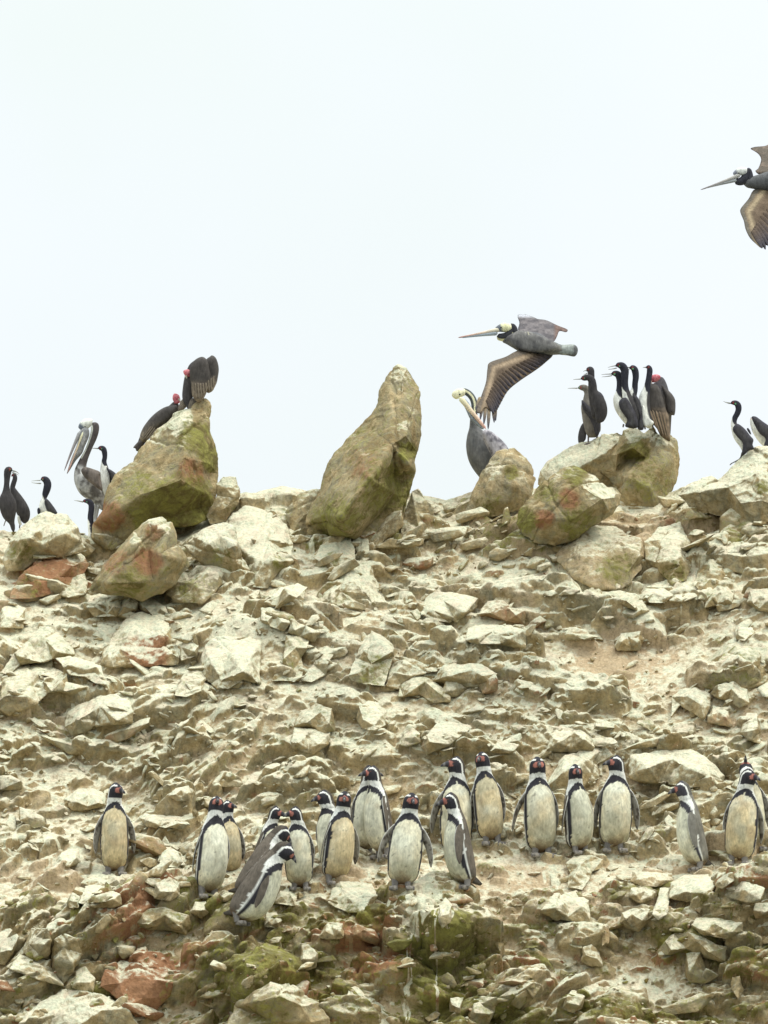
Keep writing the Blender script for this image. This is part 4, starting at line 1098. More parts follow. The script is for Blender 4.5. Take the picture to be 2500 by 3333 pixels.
# ------------------------------------------------------------------ cormorants
CG = 'cormorants standing on the ridge rocks'
def cormorant(label, f, spine, bills, Y=None, foot=None, kind='guanay', neck_s=.52, white=(.0, .5), wing=None, wing_y=.09, tail=None,
              legs=(), eye_at=None, right=False, extra=(), belly_s=(.06, .52), wthr=-.15, body_col=None, rw=.8):
    if Y is None:
        h = hit_all(*fr(f, [foot])[0]); Y = h.y + .04 if h is not None else 4.3
    fx, fy = fr(f, [foot or spine[0][:2]])[0]
    root = empty('cormorant', tuple(at(fx, fy, Y)), label, 'cormorant', CG)
    V, T, s, c = loft(f, spine, Y, 60, 30, rw)
    T = orient(V, T)
    if right: c = -c
    back = body_col if body_col is not None else (np.array((.065, .06, .06)) if kind == 'guanay' else np.array((.055, .05, .05)))
    C = np.tile(back, (len(V), 1))
    nk = np.clip((s - neck_s + .03) / .05, 0, 1)
    C = blend(C, GUN if kind == 'guanay' else back * .75 + GUN * .25, nk)
    if kind == 'guanay':
        wob = .12 * (SPOTS(V, 40, 3) - .5)
        w = ((c + wob > wthr) & (s > belly_s[0]) & (s < belly_s[1] + .10 * np.clip(c, 0, 1))).astype(float)
        C = blend(C, WHT, w)
    red = np.exp(-((s - .935) / .016) ** 2) * (np.abs(c) < .5)
    C = blend(C, np.array((.33, .06, .05)), red * .9)
    part('body', root, V, T, C)
    for b_ in bills:
        stick(f, root, 'bill', b_[0], b_[1], b_[2] if len(b_) > 2 else 8, 3, Y, (.30, .30, .27), (.45, .45, .40), bend=b_[3] if len(b_) > 3 else 0)
    if eye_at: eye(f, root, eye_at[0], eye_at[1], eye_at[2], Y - .028, (.10, .25, .12))
    if wing:
        Vw, Tw, P2, e = pad(f, wing, Y - wing_y, .035, .03, stripes=(1.9 if not right else 1.1, 5))
        part('wing', root, Vw, Tw, blend(np.array((.075, .07, .07)), np.array((.05, .047, .055)), 1.3 - e * 1.5), FEATHER)
    if tail:
        Vw, Tw, P2, e = pad(f, tail, Y + .02, .01, .012, stripes=(.1, 4))
        part('tail', root, Vw, Tw, np.array((.075, .07, .07)))
    for lg in legs:
        stick(f, root, 'leg', lg[0], lg[1], lg[3] if len(lg) > 3 else 14, lg[3] * .7 if len(lg) > 3 else 10, Y, (.17, .14, .13), (.2, .16, .14))
        if len(lg) > 2 and lg[2]:
            Vw, Tw, P2, e = pad(f, lg[2], Y - .02, .012, .012)
            part('foot', root, Vw, Tw, np.array((.20, .16, .14)), SKIN)
    for nm, ol, yo, cc in extra:
        Vw, Tw, P2, e = pad(f, ol, Y + yo, .012, .012)
        part(nm, root, Vw, Tw, np.array(cc))
    return root

cormorant('dark cormorant at the far left edge seen from behind with its open bill turned right', 'a',
  [(350,2000,40),(330,1850,60),(300,1740,80),(240,1560,175),(205,1320,225),(175,1120,195),(170,960,115),(170,800,75),(180,650,76),(190,500,92),(215,400,98),(275,400,72),(320,425,40)],
  [((320,410),(505,500),26,-18), ((310,455),(485,530),20,-10)], Y=4.25, kind='dark', neck_s=.6, right=True,
  legs=[((150,1680),(95,1840),None,16)], eye_at=(270,390,14), rw=.7)
cormorant('hunched dark cormorant just behind the leftmost one with its head turned away', 'a',
  [(720,1760,40),(660,1680,110),(610,1500,170),(540,1320,165),(450,1120,125),(370,960,85),(325,850,66),(350,740,66),(385,620,62),(375,540,56),(330,530,42),(290,560,18)],
  [], Y=4.45, kind='dark', neck_s=.55, legs=[((520,1750),(500,1900),None,22)], extra=[('breast', [(450,1600),(490,1560),(540,1700),(560,1800),(500,1800),(460,1720)], -.02, WHT * .8)])
cormorant('lone cormorant with open bill and white breast behind the speckled grey boulder at left', 'a',
  [(1260,1620,60),(1200,1500,120),(1130,1370,125),(1110,1240,90),(1140,1120,62),(1170,1000,85),(1210,870,98),(1225,750,98),(1180,655,92),(1110,630,74),(1045,640,40)],
  [((1050,660),(800,680),16,6), ((1065,740),(800,715),20,-6)], Y=4.3, neck_s=.46, belly_s=(.0, .40), wthr=-.4,
  wing=[(1150,1150),(1200,1130),(1310,1240),(1475,1490),(1390,1530),(1280,1480),(1200,1410),(1170,1290)], wing_y=.04, eye_at=(1100,640,16),
  extra=[('wing_tip', [(960,1400),(1000,1360),(1040,1420),(1040,1520),(1000,1570),(965,1500)], -.04, GUN)])
cormorant('white fronted cormorant standing between the pelican and the great mossy boulder', 'b',
  [(930,1640,60),(900,1500,105),(890,1350,115),(890,1200,105),(870,1060,75),(865,950,50),(880,860,46),(875,770,52),(850,705,54),(800,690,46),(745,690,24)],
  [((760,700),(610,692),14,4)], Y=4.35, neck_s=.5, belly_s=(.0, .50), wthr=-.75,
  wing=[(905,1050),(950,1080),(1010,1110),(1100,1190),(1080,1300),(1020,1330),(980,1230),(940,1130)], wing_y=.03, eye_at=(820,705,12))
cormorant('low cormorant with only head and neck showing below the pelican', 'b',
  [(650,2420,90),(640,2280,75),(615,2130,60),(610,1980,55),(625,1850,56),(620,1750,56),(570,1700,52),(510,1690,38),(460,1700,20)],
  [((480,1710),(290,1680),18,3)], Y=4.0, neck_s=.2, belly_s=(.0, .30), wthr=.3, eye_at=(540,1710,11))
cormorant('grey brown cormorant lowest of the three dark ones on the domed boulder', 'd',
  [(430,1150,50),(400,1080,105),(380,950,125),(355,820,122),(330,700,108),(320,600,66),(318,520,50),(290,458,50),(235,443,42),(175,450,18)],
  [((180,452),(30,455),10,2)], foot=(400,1250), kind='dark', neck_s=.9, body_col=np.array((.185, .165, .14)), eye_at=(200,445,9),
  wing=[(235,620),(330,700),(400,760),(480,850),(500,950),(480,1100),(440,1140),(400,1000),(330,860),(250,760)], wing_y=.06,
  tail=[(250,950),(290,1000),(290,1180),(200,1240),(180,1160),(200,1040)],
  legs=[((330,1110),(325,1240),[(260,1250),(325,1225),(400,1240),(390,1290),(280,1290)]), ((450,1120),(450,1260),[(390,1280),(440,1245),(490,1250),(480,1300),(400,1300)])])
cormorant('middle cormorant of the dark trio with its closed bill held level', 'd',
  [(470,950,50),(510,820,85),(490,700,100),(450,590,88),(405,500,58),(392,410,56),(372,335,54),(325,300,46),(265,308,40),(215,322,16)],
  [((225,322),(108,330),9,2)], Y=4.15, kind='dark', neck_s=.62, eye_at=(275,312,9),
  wing=[(420,520),(480,500),(540,560),(565,650),(550,740),(490,820),(440,760),(380,680),(400,600)], wing_y=.0)
cormorant('topmost and most hidden cormorant of the dark trio with its bill open', 'd',
  [(440,900,60),(430,700,80),(400,560,70),(375,440,50),(372,330,46),(368,255,48),(360,195,50),(330,190,38),(305,215,18)],
  [((312,205),(255,215),9,8), ((315,235),(258,255),9,-6)], Y=4.35, kind='dark', neck_s=.55)
cormorant('gaping white breasted cormorant at the front of the group beside the hunched vulture', 'd',
  [(970,1030,40),(940,960,70),(880,830,110),(810,700,118),(770,600,92),(780,510,66),(785,420,56),(780,330,54),(755,265,52),(705,243,42),(645,252,18)],
  [((665,250),(508,260),9,3), ((670,272),(515,292),9,-3)], foot=(900,1010), neck_s=.50, belly_s=(.0, .47), wthr=-.3, eye_at=(700,255,16),
  wing=[(762,650),(800,602),(870,590),(950,710),(1010,830),(1030,1010),(855,1000),(880,900),(810,800),(770,720)],
  legs=[((830,960),(820,1010))])
cormorant('black headed cormorant calling just behind the gaping white breasted one', 'd',
  [(1000,1000,50),(980,850,90),(930,700,100),(880,580,70),(855,470,52),(845,380,50),(845,290,54),(845,200,58),(810,140,56),(755,125,40),(710,140,18)],
  [((725,130),(602,158),9,3), ((735,165),(608,185),9,-3)], Y=4.25, neck_s=.45, belly_s=(.0, .42), wthr=.0, eye_at=(770,140,10))
cormorant('slender cormorant with its red face turned to the viewer right of the calling pair', 'd',
  [(1100,1030,40),(1070,930,75),(1020,790,95),(960,650,92),(950,560,72),(985,470,46),(992,380,42),(1002,290,46),(990,200,50),(955,165,44),(905,165,20)],
  [((912,160),(880,152),14), ((912,190),(885,185),10)], Y=4.3, neck_s=.5, belly_s=(.0, .50), wthr=-.05, eye_at=(960,180,16),
  wing=[(965,570),(1010,560),(1070,660),(1095,850),(1115,1030),(1040,1040),(1020,960),(1050,860),(1000,740),(975,660)], wing_y=.05)
cormorant('cormorant partly hidden behind the hunched red headed vulture', 'd',
  [(1230,1030,40),(1190,950,70),(1140,820,85),(1120,690,88),(1130,560,75),(1160,450,50),(1180,350,42),(1195,260,42),(1200,195,42),(1180,158,38),(1140,155,18)],
  [((1148,155),(1100,156),12)], Y=4.3, neck_s=.5, belly_s=(.0, .52), wthr=-.4,
  legs=[((1130,980),(1135,1040))], extra=[('breast', [(1085,720),(1120,700),(1180,860),(1260,940),(1190,1000),(1120,990),(1085,850)], -.05, WHT * .85)])
cormorant('lone cormorant with a white belly facing left at the far right edge', 'e',
  [(830,1760,40),(840,1650,90),(810,1450,160),(720,1270,190),(620,1100,170),(540,960,110),(520,830,84),(555,700,80),(620,580,84),(655,460,88),(640,350,92),(580,285,80),(490,275,62),(410,300,26)],
  [((420,290),(208,228),30,-8)], foot=(1100,1600), neck_s=.5, belly_s=(.0, .47), wthr=-.1, eye_at=(565,310,28),
  wing=[(485,1040),(530,930),(640,880),(830,1020),(1000,1230),(1085,1340),(1060,1480),(1100,1600),(950,1660),(790,1790),(750,1720),(775,1450),(650,1290),(540,1160)],
  tail=[(750,1680),(860,1700),(760,1860),(640,1960),(500,2010),(400,2080),(430,2020),(560,1950),(690,1860)])
cormorant('cormorant cut by the right edge with its head tucked down behind', 'e',
  [(1650,1640,90),(1560,1480,170),(1420,1280,220),(1240,1060,195),(1120,880,140),(1050,760,80),(1000,700,30)],
  [], Y=4.2, neck_s=1.2, belly_s=(.0, .97), wthr=-.3, body_col=np.array((.09, .085, .09)),
  wing=[(1030,690),(1150,670),(1350,810),(1560,960),(1760,1150),(1780,1560),(1400,1550),(1430,1310),(1260,1160),(1110,900)], wing_y=.10,
  extra=[('wing_tip', [(890,1030),(930,1000),(990,1080),(1020,1190),(960,1150)], -.02, GUN)])

# ------------------------------------------------------------------ vultures
VG = 'red headed vultures perched on the ridge'
def stripes_col(P2, ang, per, c1, c2, lo, hi, axis=1):
    ph = (P2[:, 0] * math.cos(ang) + P2[:, 1] * math.sin(ang)) / per
    st_ = np.abs((ph % 1) - .5) * 2
    t = np.clip((P2[:, 1] - lo) / (hi - lo), 0, 1)
    base = blend(np.array(c1), np.array(c2), st_)
    dark = np.tile(np.array((.075, .066, .06)), (len(P2), 1))
    return dark * (1 - t[:, None]) + base * t[:, None]
def feathers_on(f, root, lst, Y, c0=(.26, .21, .15), c1=(.12, .10, .08), r=16, dy=-.01):
    for i, (p, q) in enumerate(lst):
        V, T, s, c = loft(f, [(p[0], p[1], r), ((p[0] + q[0]) / 2, (p[1] + q[1]) / 2, r * 1.1), (q[0], q[1], r * .5)], Y + dy + .004 * (i % 2), 10, 10, .25)
        part('feather', root, V, orient(V, T), blend(np.array(c0), np.array(c1), np.clip((np.abs(c) - .3) * 2, 0, 1)))
def head_red(f, root, pts, Y, n=20):
    pts = [(p[0], p[1], p[2] * .86) for p in pts]
    V, T, s, c = loft(f, pts, Y, n, 20, .9)
    o = part('head', root, V, orient(V, T), blend(np.array((.42, .07, .10)), np.array((.66, .24, .25)), (fbm(V * 70, 3, 4) - .3) * 2.5), SKIN)
    return o

h = hit_all(*fr('c', [(1180, 1060)])[0]); Yv = (h.y if h else 4.1) + .10
r1 = empty('vulture', tuple(at(*fr('c', [(1200, 1040)])[0], Yv)), 'upper vulture with spread drooping wings on the very tip of the great mossy boulder', 'vulture', VG)
V, T, s, c = loft('c', [(1060,1060,30),(1050,960,55),(1020,840,90),(1040,690,110),(1110,500,150),(1200,320,165),(1260,190,90),(1270,140,40)], Yv, 50, 26, .7)
part('body', r1, V, orient(V, T), np.array((.075, .068, .068)))
V, T, P2, e = pad('c', [(1060,320),(1110,210),(1190,140),(1290,115),(1370,190),(1400,330),(1420,480),(1390,600),(1350,740),(1300,840),(1240,900),(1160,880),(1100,780),(1085,600),(1060,450)], Yv - .10, .05, .05, stripes=(.35, 6))
part('wing', r1, V, T, stripes_col(P2, .35, 6.0, (.13, .10, .08), (.34, .27, .2), 1235, 1262))
V, T, P2, e = pad('c', [(1330,190),(1410,110),(1450,88),(1510,130),(1550,230),(1565,340),(1550,460),(1530,560),(1490,650),(1450,715),(1370,745),(1320,650),(1290,450)], Yv - .03, .05, .05, stripes=(.2, 6))
part('wing', r1, V, T, stripes_col(P2, .2, 6.0, (.13, .10, .08), (.36, .29, .22), 1222, 1250))
feathers_on('c', r1, [((1110,560),(1130,800)),((1150,560),(1180,840)),((1200,560),(1225,860)),((1245,570),(1265,830)),((1290,570),(1310,780)),((1340,560),(1350,730)),((1385,520),(1400,720)),((1430,480),(1435,700)),((1480,440),(1470,650))], Yv - .155, r=14)
V, T, P2, e = pad('c', [(930,850),(1040,850),(1040,940),(930,1050),(810,1095),(860,980)], Yv + .03, .02, .02, stripes=(.75, 5))
part('tail', r1, V, T, stripes_col(P2, .75, 5.0, (.12, .10, .08), (.28, .23, .17), 1280, 1300))
V, T, P2, e = pad('c', [(1090,840),(1290,850),(1260,930),(1180,1010),(1060,1095),(1030,1090),(1035,960)], Yv - .02, .03, .02, stripes=(.3, 5))
part('tail', r1, V, T, stripes_col(P2, .3, 6.0, (.11, .095, .08), (.24, .20, .15), 1290, 1310))
head_red('c', r1, [(1090,420,50),(1050,405,72),(1010,400,82),(970,395,62),(950,400,30)], Yv - .05)
stick('c', r1, 'bill', (985, 440), (1010, 490), 26, 8, Yv - .07, (.5, .45, .35), (.6, .55, .45))
stick('c', r1, 'leg', (1190, 960), (1200, 1060), 22, 18, Yv, (.3, .25, .2))
r2 = empty('vulture', tuple(at(*fr('c', [(420, 1450)])[0], 4.35)), 'lower vulture crouched along the left shoulder of the great mossy boulder', 'vulture', VG)
Y2 = 4.3
V, T, s, c = loft('c', [(120,1720,30),(200,1620,55),(300,1470,90),(440,1300,120),(600,1170,125),(730,1060,100),(800,960,70),(830,900,50)], Y2, 50, 24, .8)
part('body', r2, V, orient(V, T), np.array((.085, .075, .07)))
V, T, P2, e = pad('c', [(190,1490),(250,1340),(380,1170),(520,1050),(670,975),(840,965),(820,1080),(700,1220),(520,1340),(400,1480),(270,1600),(205,1570)], Y2 - .10, .05, .05, stripes=(.85, 5))
part('wing', r2, V, T, stripes_col(P2, .85, 5.0, (.10, .085, .07), (.28, .23, .16), 1370, 1425))
feathers_on('c', r2, [((420,1330),(250,1560)),((450,1350),(290,1570)),((480,1370),(330,1560)),((390,1320),(225,1540))], Y2 - .15, r=12)
V, T, P2, e = pad('c', [(75,1690),(190,1570),(290,1580),(230,1690),(180,1745),(130,1758),(110,1710)], Y2 - .02, .02, .02)
part('tail', r2, V, T, np.array((.10, .085, .075)))
head_red('c', r2, [(850,930,55),(835,880,70),(822,830,76),(820,780,60),(825,755,30)], Y2 - .02)
stick('c', r2, 'bill', (870, 840), (895, 900), 24, 8, Y2 - .04, (.5, .45, .35), (.6, .55, .45))
h = hit_all(*fr('d', [(1420, 1190)])[0]); Y3 = (h.y if h else 3.9) + .06
r3 = empty('vulture', tuple(at(*fr('d', [(1420, 1150)])[0], Y3)), 'hunched brown vulture with bowed red head on the notched boulder at right', 'vulture', VG)
V, T, s, c = loft('d', [(1450,1170,40),(1420,1050,85),(1360,860,160),(1320,680,195),(1330,520,165),(1345,420,110),(1340,350,75),(1310,315,50)], Y3, 50, 28, .75)
part('body', r3, V, orient(V, T), blend(np.array((.10, .085, .07)), np.array((.085, .08, .085)), (s - .5) * 4))
V, T, P2, e = pad('d', [(1108,640),(1115,500),(1165,415),(1260,385),(1340,450),(1390,600),(1430,750),(1470,850),(1482,1000),(1490,1200),(1430,1185),(1350,1120),(1280,980),(1180,800),(1130,710)], Y3 - .13, .06, .05, stripes=(-.3, 6))
part('wing', r3, V, T, stripes_col(P2, -.3, 7.0, (.10, .075, .05), (.26, .19, .13), 1320, 1350))
V, T, P2, e = pad('d', [(1350,370),(1420,440),(1520,540),(1565,640),(1555,830),(1490,850),(1465,1100),(1430,900),(1400,600)], Y3 - .02, .07, .06, stripes=(-.15, 6))
part('wing', r3, V, T, stripes_col(P2, -.15, 6.0, (.07, .065, .065), (.15, .12, .10), 1340, 1360))
feathers_on('d', r3, [((1200,760),(1300,1010)),((1240,760),(1350,1090)),((1290,770),(1400,1140)),((1340,780),(1440,1160)),((1390,800),(1465,1150))], Y3 - .20, r=17, c0=(.28, .2, .13))
head_red('d', r3, [(1345,320,40),(1310,305,58),(1260,315,66),(1225,335,58),(1205,360,30)], Y3 - .10)
stick('d', r3, 'bill', (1215, 345), (1225, 395), 18, 6, Y3 - .12, (.55, .35, .3), (.6, .5, .4))

# ------------------------------------------------------------------ pelicans
PG = 'large grey pelicans'
def mottled(V, c1, c2, sc, sd, thr=.5, sharp=6):
    return blend(np.array(c1, float), np.array(c2, float), (fbm(V * np.array([1, 1, .6]) * sc, 3, sd) - thr) * sharp + .5)
Yp = 4.35
p1 = empty('pelican', tuple(at(*fr('b', [(740, 2060)])[0], Yp)), 'pelican standing at left with a white crown and long bill hanging down', 'pelican', PG)
V, T, s, c = loft('b', [(900,1900,40),(820,1760,90),(720,1590,165),(590,1420,225),(480,1260,195),(430,1130,130),(445,1010,92),(490,890,74),(545,770,62),(600,640,62),(655,500,72),(690,370,78),(690,270,80),(640,215,70)], Yp, 80, 32, .85)
C = mottled(V, (.16, .15, .14), (.50, .49, .47), 34, 3)
C = blend(C, np.array((.10, .085, .08)), np.clip((s - .46) * 20, 0, 1))
C = blend(C, np.array((.80, .80, .70)), ((c > .45) & (s > .56)).astype(float))
part('body', p1, V, orient(V, T), C)
V, T, s, c = loft('b', [(640,230,70),(580,215,92),(510,240,98),(450,290,78),(415,340,45)], Yp - .01, 24, 24, .75)
part('head', p1, V, orient(V, T), blend(np.array((.82, .82, .74)), np.array((.16, .18, .22)), (s - .62) * 8))
V, T, P2, e = pad('b', [(425,360),(480,300),(560,310),(590,400),(570,500),(500,660),(450,790),(330,930),(230,1090),(170,1175),(165,1150),(240,900),(330,680),(400,480)], Yp - .03, .03, .05)
part('gular_pouch', p1, V, T, mottled(V, (.24, .24, .24), (.38, .37, .36), 30, 5))
stick('b', p1, 'upper_mandible', (425, 350), (108, 1130), 42, 8, Yp - .03, (.36, .36, .36), (.30, .24, .24), bend=8, rw=.8)
stick('b', p1, 'lower_mandible', (470, 380), (172, 1165), 20, 10, Yp - .075, (.78, .76, .50), (.55, .26, .24), bend=-4, rw=.6)
eye('b', p1, 505, 285, 13, Yp - .085)
V, T, P2, e = pad('b', [(430,1120),(470,1060),(540,1050),(670,1090),(790,1145),(805,1280),(840,1490),(770,1470),(660,1390),(560,1310),(480,1220)], Yp - .16, .05, .05, stripes=(.9, 5))
part('wing', p1, V, T, mottled(V, (.085, .072, .065), (.17, .14, .12), 26, 9))
for dx in (0, 60):
    stick('b', p1, 'leg', (760 - dx, 1750), (700 - dx * .3, 2080), 34, 26, Yp - .02, (.42, .42, .40))
V, T, P2, e = pad('b', [(640,2080),(700,2040),(780,2080),(760,2120),(650,2120)], Yp - .05, .03, .02)
part('foot', p1, V, T, np.array((.4, .4, .38)), SKIN)

Yq = (hit_all(*fr('F', [(800, 1720)])[0]) or Vector((0, 3.9, 0))).y + .35
p2 = empty('pelican', tuple(at(*fr('F', [(560, 2050)])[0], Yq)), 'pelican preening with its bill laid back on its shoulder behind the rounded tan boulder', 'pelican', PG)
V, T, s, c = loft('F', [(700,2150,60),(590,2060,110),(500,1930,150),(430,1790,170),(380,1650,150),(350,1540,108),(335,1460,66),(325,1390,46),(328,1290,40),(335,1210,38),(318,1130,38),(275,1070,38),(215,1035,36),(180,1040,28)], Yq, 80, 30, .9)
C = mottled(V, (.15, .15, .15), (.19, .185, .18), 30, 3)
C = blend(C, np.array((.09, .10, .10)), np.clip((s - .60) * 25, 0, 1))
C = blend(C, np.array((.80, .76, .50)), ((np.abs(c + .1) < .3) & (s > .66)).astype(float))
part('body', p2, V, orient(V, T), C)
V, T, s, c = loft('F', [(230,1050,34),(180,1050,52),(135,1070,56),(105,1095,44),(90,1110,22)], Yq - .03, 20, 20, .9)
part('head', p2, V, orient(V, T), np.array((.84, .80, .56)))
V, T, P2, e = pad('F', [(180,1140),(240,1130),(330,1270),(420,1390),(440,1470),(400,1460),(320,1390),(280,1350),(230,1240)], Yq - .10, .02, .03)
part('gular_pouch', p2, V, T, np.array((.32, .36, .40)))
stick('F', p2, 'upper_mandible', (165, 1105), (465, 1468), 34, 15, Yq - .13, (.80, .78, .52), (.78, .45, .38), rw=.7, n=20)
eye('F', p2, 165, 1075, 10, Yq - .09)
V, T, P2, e = pad('F', [(425,1500),(470,1475),(530,1500),(640,1590),(720,1690),(740,1800),(620,1850),(540,1790),(470,1660),(430,1570)], Yq - .17, .05, .06, stripes=(.75, 4))
part('wing', p2, V, T, mottled(V, (.15, .14, .155), (.44, .41, .43), 40, 12, .45))
stick('F', p2, 'leg', (560, 2000), (570, 2200), 30, 24, Yq, (.35, .35, .33))
stick('F', p2, 'leg', (620, 2000), (640, 2200), 30, 24, Yq + .06, (.35, .35, .33))

def wing_feathers(f, root, lst, Y, yfun, c, r):
    for (p, q) in lst:
        yp = yfun(*fr(f, [p])[0]); yq = yfun(*fr(f, [q])[0])
        mpt = ((p[0] * .45 + q[0] * .55), (p[1] * .45 + q[1] * .55))
        V, T, s, cc = loft(f, [(p[0], p[1], r, yp), (mpt[0], mpt[1], r * 1.1, (yp + yq) / 2), (q[0], q[1], r * .35, yq)], Y, 14, 10, .25)
        part('primary_feather', root, V, orient(V, T), blend(np.array(c), np.array((.055, .05, .06)), s * 1.2))

# flying pelican in the middle right of the sky
Yf = 1.4
p3 = empty('pelican', tuple(at(*fr('F', [(1050, 520)])[0], Yf)), 'whole flying pelican with one wing swept down above the right hand boulders', 'pelican', PG)
V, T, s, c = loft('F', [(1400,575,36),(1300,560,58),(1180,535,90),(1040,495,132),(900,470,125),(790,445,95),(700,430,62),(640,425,45)], Yf, 60, 30, .95)
part('body', p3, V, orient(V, T), blend(np.array((.15, .15, .155)), np.array((.20, .185, .16)), (.45 - s) * 3))
V, T, s, c = loft('F', [(800,380,40),(790,320,38),(765,290,36),(750,330,46),(735,385,52),(690,410,50),(640,415,46),(590,405,34)], Yf - .01, 40, 22, .9)
part('neck', p3, V, orient(V, T), blend(np.array((.045, .045, .05)), np.array((.78, .74, .45)), ((s > .50) & (c * 1 > .55)).astype(float)))
V, T, s, c = loft('F', [(765,300,34),(720,305,50),(670,305,54),(620,315,42),(575,335,24)], Yf - .02, 24, 22, .85)
part('head', p3, V, orient(V, T), blend(np.array((.82, .78, .48)), np.array((.17, .18, .20)), (s - .55) * 7))
stick('F', p3, 'upper_mandible', (630, 325), (145, 420), 28, 7, Yf - .03, (.70, .66, .50), (.48, .24, .20), bend=-4, rw=.8, n=24)
stick('F', p3, 'lower_mandible', (600, 368), (185, 420), 27, 7, Yf - .03, (.40, .44, .47), (.30, .36, .42), bend=3, rw=.8, n=24)
eye('F', p3, 640, 305, 9, Yf - .07)
near = lambda x, y: -np.clip(((1735 - x) * .55 + (y - 1140) * .85) / 440 * 1.25, -.05, .9)
V, T, P2, e = pad('F', [(870,550),(780,590),(690,640),(510,705),(482,780),(465,930),(415,1080),(375,1190),(355,1270),(400,1290),(450,1230),(500,1250),(560,1290),(600,1240),(640,1165),(720,1030),(850,920),(1050,785),(1150,705),(1235,620),(1200,540),(1000,500)], Yf, .025, .02, yfun=near, stripes=(-.6, 7), grid=4)
fx = (P2[:, 0] - 1450) / .2833; fy = (P2[:, 1] - 980) / .2833
lead = np.minimum(np.abs((fy - 640) - (690 - fx) * .36) / 1.06 * (fx > 500) + 1e3 * (fx <= 500), np.abs((fx - 482) + (fy - 780) * .26) + 1e3 * (fy < 740))
Cw = mottled(V, (.10, .07, .046), (.135, .097, .065), 20, 7, .5, 3)
Cw = blend(Cw, np.array((.36, .27, .18)), np.exp(-((lead - 75) / 28.) ** 2) * .8)
Cw = blend(Cw, np.array((.15, .125, .10)), (lead < 45).astype(float) * .7)
part('wing', p3, V, T, Cw)
V, T, P2, e = pad('F', [(700,420),(780,370),(850,335),(960,350),(1100,400),(1230,455),(1290,520),(1240,575),(1050,590),(880,570),(760,520)], Yf - .085, .03, .08, stripes=(.5, 5))
part('scapulars', p3, V, T, mottled(V, (.105, .10, .10), (.20, .19, .18), 24, 2))
TE = catmull([(560,1290),(600,1250),(645,1165),(725,1030),(850,922),(1050,787),(1150,707),(1232,622)], 22)
OR = catmull([(470,1130),(495,1080),(525,1000),(580,890),(680,800),(820,720),(960,660),(1100,600)], 22)
wing_feathers('F', p3, [((a[0], a[1]), (b_[0], b_[1])) for a, b_ in zip(OR, TE)], Yf - .035, near, (.105, .074, .05), 21)
wing_feathers('F', p3, [((420,1110),(352,1300)),((440,1130),(398,1365)),((470,1150),(440,1420)),((505,1160),(490,1475)),((545,1160),(560,1400)),((570,1150),(576,1380)),((400,1100),(345,1250))], Yf, near, (.32, .24, .14), 18)
far = lambda x, y: np.clip((1120 - y) / 440 * 2.4, 0, .6)
V, T, P2, e = pad('F', [(828,165),(900,150),(1000,178),(1060,205),(1160,220),(1290,280),(1400,325),(1385,358),(1310,345),(1280,410),(1240,470),(1150,500),(1000,500),(880,430),(835,330),(850,250)], Yf, .02, .02, yfun=far, stripes=(.3, 6), grid=4)
Cw = mottled(V, (.10, .09, .095), (.17, .15, .15), 22, 8)
Cw = blend(Cw, np.array((.42, .42, .45)), np.clip((1036 - P2[:, 1]) / 8, 0, 1))
Cw = blend(Cw, np.array((.16, .09, .065)), np.clip((P2[:, 0] - 1800) / 15, 0, .7))
part('wing', p3, V, T, Cw)
feathers_on('F', p3, [((880,380),(905,470)),((915,360),(940,450)),((945,350),(975,440))], Yf - .10, c0=(.66, .62, .48), c1=(.3, .27, .22), r=9)
V, T, P2, e = pad('F', [(1240,470),(1330,500),(1480,500),(1522,560),(1490,635),(1400,625),(1290,612),(1230,590)], Yf, .03, .03, stripes=(1.5, 4))
part('tail', p3, V, T, mottled(V, (.12, .12, .12), (.34, .36, .33), 25, 3))

Yg2 = .9
p4 = empty('pelican', tuple(at(*fr('G', [(1700, 900)])[0], Yg2)), 'flying pelican cut off by the top right edge of the picture', 'pelican', PG)
V, T, s, c = loft('G', [(3100,1150,90),(2700,1080,170),(2300,1000,215),(1900,900,225),(1600,860,190),(1380,870,135),(1220,880,95),(1100,890,62)], Yg2, 50, 30, .95)
part('body', p4, V, orient(V, T), np.array((.13, .13, .13)))
V, T, s, c = loft('G', [(1200,860,60),(1210,760,55),(1190,680,48),(1165,720,62),(1120,820,72),(1050,860,66),(960,850,48)], Yg2 - .01, 40, 22, .9)
part('neck', p4, V, orient(V, T), np.array((.05, .05, .06)))
V, T, s, c = loft('G', [(1170,690,50),(1110,690,68),(1040,695,66),(980,720,44),(940,745,22)], Yg2 - .02, 24, 22, .85)
part('head', p4, V, orient(V, T), blend(np.array((.84, .84, .78)), np.array((.25, .26, .30)), (s - .6) * 7))
stick('G', p4, 'upper_mandible', (1060, 745), (402, 995), 38, 8, Yg2 - .03, (.55, .53, .48), (.30, .26, .26), bend=-6, rw=.8, n=24)
stick('G', p4, 'lower_mandible', (1000, 835), (450, 975), 30, 8, Yg2 - .03, (.34, .36, .36), (.38, .36, .34), bend=3, rw=.8, n=24)
eye('G', p4, 1030, 725, 13, Yg2 - .06)
near2 = lambda x, y: -np.clip((y - 620) / 440 * 1.4, 0, .9)
V, T, P2, e = pad('G', [(1280,990),(1190,1140),(1062,1300),(1060,1380),(1110,1500),(1140,1640),(1210,1780),(1310,1880),(1400,1950),(1450,1900),(1540,1900),(1700,1780),(1950,1500),(2300,1200),(2400,1000),(1900,900),(1500,930)], Yg2, .025, .02, yfun=near2, stripes=(-.3, 7), grid=4)
gx = (P2[:, 0] - 2200) / .19894; gy = (P2[:, 1] - 420) / .19894
Cw = mottled(V, (.10, .07, .046), (.135, .097, .065), 20, 7, .5, 3)
dl = np.where(gy < 1340, np.abs((gx - 1062) - (1300 - gy) * .72) * .8, np.abs(gx - 1062 - (gy - 1380) * .30))
